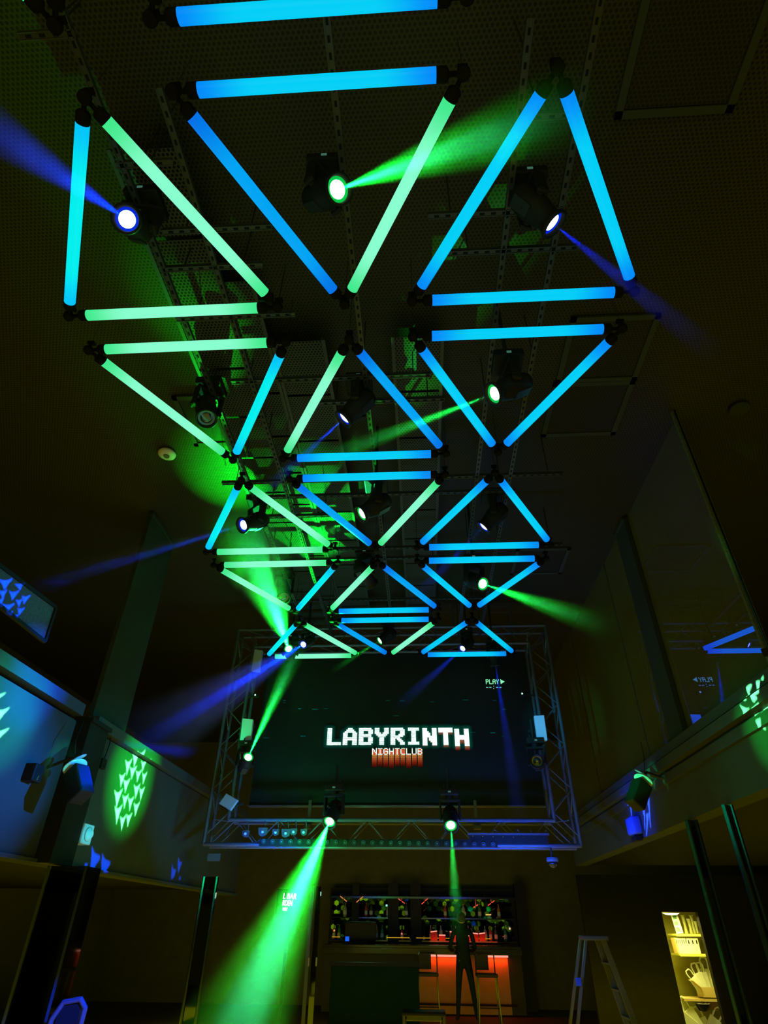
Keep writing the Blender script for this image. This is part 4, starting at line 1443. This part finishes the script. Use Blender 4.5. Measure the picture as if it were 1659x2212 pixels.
lampbead(868, 2017, (1, .2, .15), .02, 'small red light bead left of the centre post of the back bar')
lampbead(1101, 2006, (1, .5, .4), .022, 'pinkish light bead at the right end of the back bar')
lampbead(835, 1956, (.3, .8, .6), .026, 'pale green square light high on the back bar')
lampbead(722, 2010, (.9, .3, .1), .022, 'orange light bead at the left end of the back bar')
lampbead(1087, 2023, (.7, .1, .05), .010, 'tiny red bead low at the right of the back bar')
b = B(); q = at(1055, 1976, y=YK-.22); box(b, q, (.13, .01, .02)); tag(obj('amber_lamp_bar', b, mat('amber_glow', (0, 0, 0), .4, emit=(.9, .6, .15), es=.9)), 'short amber light bar at the right of the back bar', 'small light')
for (px, py, c, e, hw) in ((785, 1979, (0, .4, .25), 2, .3), (970, 1985, (0, .5, .3), 2, .5)):
    q = at(px, py, y=YBAR+.6)
    l = area_light('shelf_lamp', (q.x, YBAR+.9, 2.15), (hw*2, .1), e, (.25, 1, .5), (R(-50), 0, 0))
l = area_light('shelf_lamp', (at(1000, 2020, y=YK).x, YK-.3, zk0+.02), (1.6, .05), 2.0, (1, .12, .03), (R(150), 0, 0))

# dark green screen panel in front of the bar at the left
A, Cq = at(716, 2085, y=12.8), at(904, 2072, y=12.8)
t = thing('booth_panel', 'wide dark green panel standing in front of the bar', 'panel', ((A.x+Cq.x)/2, 12.8, 0))
b = B(); box(b, ((A.x+Cq.x)/2, 12.8, A.z/2), (Cq.x-A.x, .08, A.z), None, .01); obj('board', b, noisy('green_board', (.004, .017, .008), .2, 3), t)
b = B(); box(b, ((A.x+Cq.x)/2, 12.85, A.z+.02), (Cq.x-A.x+.05, .25, .05)); obj('top_ledge', b, M_black, t)
# black frame in front at the bottom
A, Cq = at(870, 2192, y=11.8), at(962, 2196, y=11.8)
t = thing('black_chair', 'top of a black chair back at the bottom edge', 'chair', ((A.x+Cq.x)/2, 11.8, 0))
b = B(); box(b, ((A.x+Cq.x)/2, 11.8, A.z-.03), (Cq.x-A.x, .05, .08), None, .02)
for x in (A.x+.03, Cq.x-.03): box(b, (x, 11.8, A.z/2), (.05, .05, A.z))
obj('back_frame', b, M_gloss, t)
b = B(); box(b, ((A.x+Cq.x)/2, 11.6, .45), (Cq.x-A.x, .42, .05), None, .02); obj('seat', b, M_black, t)
for x in (A.x+.03, Cq.x-.03):
    b = B(); box(b, (x, 11.42, .22), (.04, .04, .44)); obj('leg', b, M_gloss, t)


# bar stools
def stool(px, y, label, w_=.42):
    q = at(px, 2120, y=y)
    x = q.x
    t = thing('bar_stool', label, 'bar stool', (x, y, 0))
    b = B(); box(b, (x, y, .74), (w_, .4, .06), None, .02); obj('seat', b, M_black, t)
    b = B()
    path(b, [Vector((x-w_/2+.02, y+.18, .74)), Vector((x-w_/2+.02, y+.2, 1.04)), Vector((x-w_/2+.05, y+.2, 1.08)), Vector((x+w_/2-.05, y+.2, 1.08)), Vector((x+w_/2-.02, y+.2, 1.04)), Vector((x+w_/2-.02, y+.18, .74))], .012)
    obj('back_frame', b, M_gloss, t)
    b = B(); box(b, (x-.06, y+.2, .93), (w_*.62, .02, .24)); obj('backrest', b, M_black, t)
    for sx in (-1, 1):
        for sy in (-1, 1):
            b = B(); cyl(b, (x+sx*(w_/2-.03), y+sy*.16, .72), (x+sx*(w_/2), y+sy*.19, 0), .013, 8); obj('leg', b, M_gloss, t)
    b = B(); path(b, [Vector((x-w_/2, y-.18, .25)), Vector((x+w_/2, y-.18, .25))], .01); obj('footrest', b, M_gloss, t)


stool(1052, 14.9, 'tall bar stool with a bent metal back right of the person')
stool(925, 14.9, 'dark bar stool left of the red-lit bar front')

# person at the bar: one continuous skinned body
M_cloth = noisy('dark_clothing', (.006, .012, .006), .2, 9)
M_skin = mat('skin', (.35, .2, .13), .5)
pxp = at(1003, 2100, y=15.3).x


def skinned(name, verts, edges, radii, mt, parent, sub=2):
    me = bpy.data.meshes.new(name)
    me.from_pydata([tuple(v) for v in verts], edges, [])
    o = bpy.data.objects.new(name, me)
    COL.objects.link(o)
    md = o.modifiers.new('Skin', 'SKIN')
    md.use_smooth_shade = True
    for i, r_ in enumerate(radii):
        me.skin_vertices[0].data[i].radius = (r_, r_) if not isinstance(r_, tuple) else r_
    me.skin_vertices[0].data[0].use_root = True
    s_ = o.modifiers.new('Sub', 'SUBSURF'); s_.levels = sub; s_.render_levels = sub
    me.materials.append(mt)
    o.parent = parent
    return o


t = thing('person', 'person in dark clothes standing at the bar with legs apart', 'person', (pxp, 15.3, 0))
V = [(0, 0, .95), (0, .0, 1.15), (0, .02, 1.35), (0, .02, 1.46), (0, .03, 1.54), (0, .02, 1.66), (0, .01, 1.73),
     (.09, 0, .90), (.15, -.02, .50), (.20, 0, .09), (.22, -.14, .035),
     (-.09, 0, .90), (-.13, .02, .50), (-.17, 0, .09), (-.20, -.14, .035),
     (.19, .02, 1.42), (.26, .05, 1.16), (.20, .28, 1.10), (.17, .36, 1.12),
     (-.19, .02, 1.42), (-.27, .04, 1.16), (-.22, .28, 1.10), (-.19, .36, 1.12)]
E_ = [(0, 1), (1, 2), (2, 3), (3, 4), (4, 5), (5, 6), (0, 7), (7, 8), (8, 9), (9, 10), (0, 11), (11, 12), (12, 13), (13, 14),
      (3, 15), (15, 16), (16, 17), (17, 18), (3, 19), (19, 20), (20, 21), (21, 22)]
Rr = [(.15, .11), (.14, .10), (.16, .11), .09, .052, .085, .075, .085, .06, .042, .035, .085, .06, .042, .035, .055, .042, .032, .028, .055, .042, .032, .028]
skinned('body', V, E_, Rr, M_cloth, t)
# head of skin with hair, face turned to the bar
b = B(); q = bmesh.ops.create_uvsphere(b, u_segments=20, v_segments=14, radius=.092)
bmesh.ops.transform(b, matrix=Matrix.Translation((0, .03, 1.66)) @ Matrix.Diagonal((.85, 1, 1.2, 1)), verts=q['verts'])
cyl(b, (0, .125, 1.665), (0, .14, 1.645), .012, 8, .016)
for s in (-1, 1):
    q = bmesh.ops.create_uvsphere(b, u_segments=10, v_segments=8, radius=.022)
    bmesh.ops.transform(b, matrix=Matrix.Translation((s*.08, .02, 1.66)) @ Matrix.Diagonal((.4, .8, 1.3, 1)), verts=q['verts'])
obj('face', b, M_skin, t, smooth=True, local=True)
b = B(); q = bmesh.ops.create_uvsphere(b, u_segments=20, v_segments=14, radius=.1)
bmesh.ops.transform(b, matrix=Matrix.Translation((0, .01, 1.685)) @ Matrix.Diagonal((.9, 1, 1.05, 1)), verts=q['verts'])
obj('hair', b, mat('dark_hair', (.03, .025, .02), .6), t, smooth=True, local=True)
for s in (-1, 1):  # hands resting on the counter
    w0 = Vector((s*.18, .36, 1.12))
    VV = [w0, w0+Vector((0, .06, .02))]; EE = [(0, 1)]; RR = [.026, .03]
    for k in range(4):
        base_i = len(VV)
        fx = (k-1.5)*.02
        VV += [w0+Vector((fx, .10, .018)), w0+Vector((fx*1.1, .13+.006*(1.5-abs(k-1.5)), .008)), w0+Vector((fx*1.1, .15+.008*(1.5-abs(k-1.5)), -.006))]
        EE += [(1, base_i), (base_i, base_i+1), (base_i+1, base_i+2)]; RR += [.010, .009, .007]
    base_i = len(VV)
    VV += [w0+Vector((-s*.035, .05, .01)), w0+Vector((-s*.048, .085, .002))]
    EE += [(0, base_i), (base_i, base_i+1)]; RR += [.011, .008]
    skinned('hand', VV, EE, RR, M_skin, t, 1)

# sign with cut-off letters on the left, glowing through the green beam
YSG = 12.0
t = thing('bar_sign', 'glowing sign with cut-off words BAR, RDEN and WAY behind the green beam', 'sign', at(622, 1950, y=YSG))
M_sign = mat('sign_glow', (0, 0, 0), .4, emit=(.6, 1, .85), es=2.6)


def text_mesh(name, s, A, Bq, h, mt, parent, shear=.0):
    """text between two bottom points A and B with cap height h"""
    cu = bpy.data.curves.new(name, 'FONT')
    cu.body = s; cu.size = 1; cu.extrude = .01; cu.offset = .02
    cu.shear = shear
    o = bpy.data.objects.new('tmp', cu)
    COL.objects.link(o)
    dg = bpy.context.evaluated_depsgraph_get()
    me = bpy.data.meshes.new_from_object(o.evaluated_get(dg))
    bpy.data.objects.remove(o)
    xs = [v.co.x for v in me.vertices]; ys = [v.co.y for v in me.vertices]
    x0, x1, y0, y1 = min(xs), max(xs), min(ys), max(ys)
    rl = root_loc(parent)
    for v in me.vertices:
        u = (v.co.x-x0)/(x1-x0); vv = (v.co.y-y0)/(y1-y0)
        p_ = A.lerp(Bq, u)+Vector((0, 0, vv*h))
        v.co = (p_.x-rl.x, p_.y-rl.y-v.co.z, p_.z-rl.z)
    me.name = name
    me.materials.clear()
    me.materials.append(mt)
    o = bpy.data.objects.new(name, me)
    COL.objects.link(o)
    o.parent = parent
    return o


for (s, xa_, ya_, xb_, yb_, py_top) in (('L BAR', 611, 1941.5, 640, 1942.5, 1929), ('RDEN', 609.5, 1956, 631.5, 1957, 1944), ('WAY', 610, 1967.5, 621, 1968, 1960)):
    A, Cq = at(xa_, ya_, y=YSG), at(xb_, yb_, y=YSG)
    h = at(xa_, py_top, y=YSG).z-A.z
    text_mesh('lettering', s, A, Cq, h, M_sign, t, .15)
A = at(600, 1920, y=YSG+.03); Cq = at(650, 1976, y=YSG+.03)
b = B(); box(b, ((A.x+Cq.x)/2, YSG+.05, (A.z+Cq.z)/2), (Cq.x-A.x, .04, A.z-Cq.z)); obj('sign_board', b, M_black, t)
b = B(); box(b, ((A.x+Cq.x)/2, YSG+.09, (Cq.z)/2), (.05, .04, Cq.z)); obj('sign_post', b, M_black, t)

# curtain-like upright strips beside the bar
for i, (px, y, wd, lab) in enumerate(((672, 12.6, .06, 'narrow door edge strip left of the bar'), (686, 12.7, .09, 'green-lit door edge strip next to the bar end'))):
    A = at(px, 1960, y=y)
    t = thing('door_edge', lab, 'door edge', (A.x, y, 0))
    b = B(); box(b, (A.x, y, 1.05), (wd, .05, 2.1)); obj('strip', b, M_mirror if i else M_alu, t)
    b = B(); box(b, (A.x+wd/2, y-.03, 1.0), (.025, .03, .12)); obj('latch', b, M_chrome, t)

# ------------------------------------------------------------------ lit storeroom on the right
YD = 14.0
D0, D1, D2 = at(1428, 1968, y=YD), at(1507, 1972, y=YD), at(1484, 2212, y=YD)
dx0, dx1, dzt = D0.x, D1.x, (D0.z+D1.z)/2
b = B()
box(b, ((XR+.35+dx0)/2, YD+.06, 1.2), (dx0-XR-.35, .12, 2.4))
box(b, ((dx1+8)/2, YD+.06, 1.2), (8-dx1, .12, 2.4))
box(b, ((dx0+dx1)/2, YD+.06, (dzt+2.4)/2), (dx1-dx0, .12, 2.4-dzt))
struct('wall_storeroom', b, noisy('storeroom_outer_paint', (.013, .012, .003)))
M_yel = noisy('cream_wall', (.40, .37, .06), .12, 4)
M_yel2 = mat('pale_shelf', (.75, .72, .12), .5)
b = B()
box(b, (dx0-.04, YD+.8, 1.0), (.06, 1.4, 2.1)); struct('wall_storeroom_left', b, M_yel)
b = B(); box(b, ((dx0+dx1)/2+.3, YD+1.52, 1.0), (1.9, .06, 2.2)); struct('wall_storeroom_back', b, M_yel)
b = B(); box(b, (dx1+.75, YD+.8, 1.0), (.06, 1.4, 2.1)); struct('wall_storeroom_right', b, M_yel)
b = B(); box(b, ((dx0+dx1)/2+.3, YD+.8, 2.1), (1.9, 1.5, .05)); struct('ceiling_storeroom', b, M_yel)
ll = area_light('storeroom_lamp', (dx0+.35, YD+.45, dzt-.03), (.6, .35), 34, (1, .93, .25))
p = Vector((dx0+.30, YD+.35, dzt-.015))
t = thing('storeroom_light', 'bright oval ceiling lamp at the top of the storeroom opening', 'lamp', p)
b = B(); lathe(b, [(.02, -.03), (.11, -.022), (.155, .0)], Matrix.Translation(p)); obj('diffuser', b, mat('storeroom_glow', (0, 0, 0), .4, emit=(1, 1, .6), es=3), t)
b = B(); lathe(b, [(.16, .0), (.16, .02), (.08, .03)], Matrix.Translation(p)); obj('rim', b, M_white, t)
b = B(); cyl(b, p, (p.x, p.y, 2.1), .02); obj('stem', b, M_white, t)
ll.location = p+Vector((0, 0, -.05))
M_paper = noisy('white_paper', (.8, .82, .6), .05, 10)
M_card = mat('cardboard', (.75, .55, .2), .7)
YSH = YD+.75


def sx(px, py, y=YSH): return at(px, py, y=y)
# shelves
for k, (py, lab) in enumerate(((2019, 'upper pale shelf in the storeroom'), (2062, 'middle pale shelf in the storeroom'), (2158, 'lower dark shelf in the storeroom'))):
    A = sx(1458+k*8, py)
    x1 = dx1+.55
    t = thing('wall_shelf', lab, 'shelf', (A.x, YSH, A.z))
    b = B(); box(b, ((A.x+x1)/2, YSH+.18, A.z), (x1-A.x, .5, .03)); obj('board', b, M_yel2 if k < 2 else M_card, t)
    b = B(); box(b, ((A.x+x1)/2, YSH-.075, A.z-.005), (x1-A.x, .012, .04)); obj('front_edge', b, M_yel2 if k < 2 else M_card, t)
z_up = sx(1458, 2019).z+.016
z_mid = sx(1466, 2062).z+.016
z_low = sx(1474, 2158).z+.016
# glass vases
for i, (px, hh) in enumerate(((1484, .30), (1495, .24), (1502, .30), (1508, .2))):
    q = sx(px, 2010)
    t = thing('glass_vase', ['tall clear glass vase on the upper storeroom shelf, leftmost', 'short clear vase on the upper storeroom shelf, second from left', 'tall clear vase on the upper storeroom shelf, third from left', 'small clear vase at the right end of the storeroom shelf'][i], 'vase', (q.x, YSH+.05, z_up), 'glass vases')
    gm = mat('clear_glass', (.30, .30, .10), .05, spec=1)
    b = B(); lathe(b, [(.035, 0), (.04, .02), (.025, hh*.4), (.03, hh*.7), (.045, hh)], Matrix.Translation((q.x, YSH+.05, z_up)), 16, True, False); obj('vase_body', b, gm, t)
    b = B(); lathe(b, [(.045, hh), (.048, hh+.006), (.045, hh+.01)], Matrix.Translation((q.x, YSH+.05, z_up)), 16, False, False); obj('rim', b, M_white, t)
# picture strip with three openings
A = sx(1459, 1985)
t = thing('photo_strip', 'upright white frame with three small pictures in the storeroom', 'picture frame', (A.x, YSH, z_up))
b = B(); box(b, (A.x, YSH-.02, z_up+.17), (.13, .02, .33), Matrix.Rotation(R(-6), 3, 'Y')); obj('frame', b, M_paper, t)
for k in range(3):
    b = B(); box(b, (A.x-.012+k*.008-.01, YSH-.034, z_up+.27-k*.1), (.07, .004, .065), Matrix.Rotation(R(-6), 3, 'Y')); obj('picture', b, mat('faded_picture', (.12, .30, .14), .6), t)
# binders
x = sx(1462, 2055).x
for i in range(9):
    w_ = .035 if i < 6 else .075
    hh = .25
    t = thing('binder', '', 'binder', (x+w_/2, YSH, z_mid), 'binders on the middle storeroom shelf')
    t['label'] = ['orange-edged binder at the left end of the middle storeroom shelf', 'thin white binder second on the storeroom shelf', 'thin white binder third on the storeroom shelf', 'thin white binder fourth on the storeroom shelf', 'thin white binder fifth on the storeroom shelf', 'thin white binder sixth on the storeroom shelf', 'thick white box file left of three', 'thick white box file in the middle of three', 'thick white box file right of three'][i]
    rt = Matrix.Rotation(R(-3 if i < 6 else 0), 3, 'Y')
    b = B(); box(b, (x+w_/2, YSH+.08, z_mid+hh/2), (w_-.006, .24, hh), rt); obj('cover', b, M_card if i == 0 else M_paper, t)
    b = B(); box(b, (x+w_/2, YSH-.043, z_mid+hh*.75), (w_*.3, .004, hh*.25), rt); obj('spine_mark', b, M_black, t)
    x += w_+.002
# cardboard box with carrier bags
def bag(cx, y, z, ang, sc, label):
    """flat paper bag with a looped handle"""
    t = thing('paper_bag', label, 'bag', (cx, y, z), 'white bags in the storeroom')
    rt = Matrix.Rotation(ang, 3, 'Y')
    q = Vector((cx, y, z))
    b = B(); box(b, q+rt @ Vector((0, 0, .12*sc)), (.15*sc, .035, .26*sc), rt, .01); obj('bag_body', b, M_paper, t)
    b = B()
    pts = [q+rt @ Vector(v) for v in ((-.045*sc, 0, .24*sc), (-.05*sc, 0, .34*sc), (-.03*sc, 0, .375*sc), (.03*sc, 0, .375*sc), (.05*sc, 0, .34*sc), (.045*sc, 0, .24*sc))]
    path(b, pts, .011*sc, 6); obj('handle', b, M_paper, t)


q = sx(1531, 2145)
t = thing('cardboard_box', 'open cardboard box full of white bags in the storeroom', 'box', (q.x, YSH, z_low))
zb = sx(1531, 2153).z
b = B()
box(b, (q.x, YSH-.08, zb+.07), (.30, .012, .15)); box(b, (q.x-.15, YSH+.05, zb+.07), (.012, .26, .15)); box(b, (q.x+.15, YSH+.05, zb+.07), (.012, .26, .15)); box(b, (q.x, YSH+.05, zb), (.30, .26, .012))
obj('carton', b, M_card, t)
b = B(); box(b, (q.x-.22, YSH, zb+.19), (.17, .25, .01), Matrix.Rotation(R(40), 3, 'Y')); obj('flap', b, M_card, t)
for i, (dx, an, sc_) in enumerate(((-.09, -.55, .95), (-.03, -.25, 1.1), (.03, -.12, 1.1), (.09, .0, 1.3))):
    bag(q.x+dx, YSH+.03+i*.03, zb+.06, an, sc_*1.1, ['white bag leaning furthest left in the storeroom carton', 'white bag second from left in the storeroom carton', 'white bag third from left in the storeroom carton', 'tallest white bag in the storeroom carton'][i])
# stack of bags lower down and dark bowl, baskets
q = sx(1522, 2205)
for i, (dx, dz, an, sc_) in enumerate(((-.20, .05, -.9, 1.2), (-.10, -.02, -.5, 1.5), (.0, -.08, .7, 1.4), (.05, -.12, -.3, 1.3), (-.22, .22, -.6, .9))):
    bag(q.x+dx, YSH-.05+i*.035, q.z-.15+dz, an, sc_, ['white bag lying at the left of the lower storeroom pile', 'large white bag at the front of the lower storeroom pile', 'white bag tilted right in the lower storeroom pile', 'white bag at the bottom of the lower storeroom pile', 'small white bag sticking up by the storeroom wall'][i])
q = sx(1517, 2168)
t = thing('dark_bowl', 'half-hidden dark bowl under the storeroom shelf', 'bowl', q)
b = B(); lathe(b, [(.02, -.12), (.08, -.1), (.12, -.04), (.13, 0)], Matrix.Translation(q), 20, True, False); obj('bowl_body', b, M_gloss, t)
b = B(); lathe(b, [(.13, 0), (.138, .004), (.13, .01)], Matrix.Translation(q), 20, False, False); obj('rim', b, M_white, t)
q = sx(1535, 2170)
t = thing('brown_crate', 'brown crate below the cardboard box in the storeroom', 'crate', q)
b = B(); box(b, q+Vector((.03, .12, -.02)), (.24, .22, .12)); obj('crate_body', b, mat('brown_card', (.22, .12, .03), .7), t)
b = B(); box(b, q+Vector((-.09, .0, -.02)), (.012, .02, .12)); obj('edge', b, M_card, t)
# warm lower boards against the left storeroom wall
for k, (py0, py1, c, lab) in enumerate(((2076, 2098, (.6, .58, .3), 'pale blurred board on the left storeroom wall, upper'), (2102, 2130, (.55, .55, .22), 'pale board on the left storeroom wall, middle'), (2131, 2150, (.6, .48, .08), 'amber board on the left storeroom wall, lower'))):
    A, Cq = at(1452+(py0-2076)*.25, py0, y=YD+.3), at(1466+(py0-2076)*.25, py1, y=YD+.3)
    t = thing('leaning_board', lab, 'board', (dx0+.02, YD+.3, Cq.z))
    b = B(); box(b, (dx0+.03, YD+.45, (A.z+Cq.z)/2), (.04, .5, A.z-Cq.z)); obj('board', b, mat('board_face', c, .5), t)
    b = B(); box(b, (dx0+.04, YD+.2, (A.z+Cq.z)/2), (.05, .015, A.z-Cq.z+.02)); obj('edge_trim', b, M_yel2, t)

# ------------------------------------------------------------------ step ladder, right
YLd = 10.0
T0 = at(1266, 2026, y=YLd); T1 = at(1248, 2212, y=YLd); T2 = at(1372, 2212, y=YLd)
t = thing('step_ladder', 'folding step ladder with a blue glinting edge at right', 'ladder', (T0.x+.1, YLd, 0))
def down(a, b_): # extend to the floor
    k = a.z/(a.z-b_.z); return a+(b_-a)*k
b = B(); box(b, T0+Vector((.12, .1, .0)), (.34, .3, .05), None, .01); obj('top_cap', b, mat('ladder_cap', (.06, .07, .12), .3, spec=.6), t)
fA = down(T0, T1); fB = down(T0+Vector((.22, 0, 0)), T2)
for dy in (0, .34):
    b = B(); bar(b, T0+Vector((0, dy, 0)), fA+Vector((0, dy*1.5, 0)), .03, .06, (0, 1, 0)); obj('rail', b, M_alu, t)
    b = B(); bar(b, T0+Vector((.22, dy, 0)), fB+Vector((0, dy*1.5, 0)), .07, .025, (0, 1, 0)); obj('side_rail', b, M_paint, t)
for k in range(1, 5):
    f = k/5
    A = (T0+Vector((.22, 0, 0))).lerp(fB, f)
    b = B(); box(b, A+Vector((0, .2, 0)), (.09, .38+.1*f, .02)); obj('step', b, M_paint, t)
q = at(1250, 2121, y=YLd-.05)
b = B(); box(b, q, (.07, .03, .09), None, .008); obj('hinge_lock', b, mat('blue_plastic', (.03, .06, .4), .4), t)
wash((-.3, 7.6, 1.9), T0.lerp(T1, .5), (0, .12, 1), 10, 9)

# blue glinting round-cornered chair bottom left
cA, cB = at(112, 2200, y=5.6), at(188, 2160, y=5.6)
t = thing('lounge_chair', 'round-cornered glossy chair back lit blue at the bottom left', 'chair', ((cA.x+cB.x)/2, 5.6, 0))
x0, x1, z1 = cA.x, cB.x+.0, at(150, 2158, y=5.6).z
b = B()
path(b, [Vector((x0-.02, 5.6, .45)), Vector((x0, 5.6, z1-.12)), Vector((x0+.06, 5.6, z1-.02)), Vector((x1-.05, 5.6, z1)), Vector((x1, 5.6, z1-.05)), Vector((x1-.02, 5.6, .45))], .018, 12)
obj('back_frame', b, M_alu, t)
b = B(); box(b, ((x0+x1)/2, 5.62, (z1+.45)/2), (x1-x0-.05, .03, z1-.5), None, .01); obj('backrest', b, M_gloss, t)
b = B(); box(b, ((x0+x1)/2, 5.35, .45), (x1-x0, .5, .08), None, .03); obj('seat', b, M_gloss, t)
for sx_ in (x0+.03, x1-.03):
    for yy in (5.15, 5.58):
        b = B(); cyl(b, (sx_, yy, 0), (sx_, yy, .42), .015, 8); obj('leg', b, M_chrome, t)
wash((-1.2, 4.0, 2.0), ((x0+x1)/2, 5.6, z1-.05), (0, .03, 1), 70, 7)

# CCTV dome under the truss at right
q = at(1194, 1862, y=8.65)
t = thing('camera_dome', 'dim dome camera below the right end of the truss', 'camera', q)
b = B(); lathe(b, [(.07, .05), (.075, .02), (.07, 0)], Matrix.Translation(q)); obj('mount', b, M_grey, t)
b = B(); lathe(b, [(.06, 0), (.055, -.03), (.035, -.055), (.01, -.065)], Matrix.Translation(q)); obj('dome', b, M_gloss, t)
b = B(); cyl(b, q+Vector((0, 0, .04)), (q.x, q.y, TZ0+.02), .012, 8); obj('stem', b, M_blackm, t)
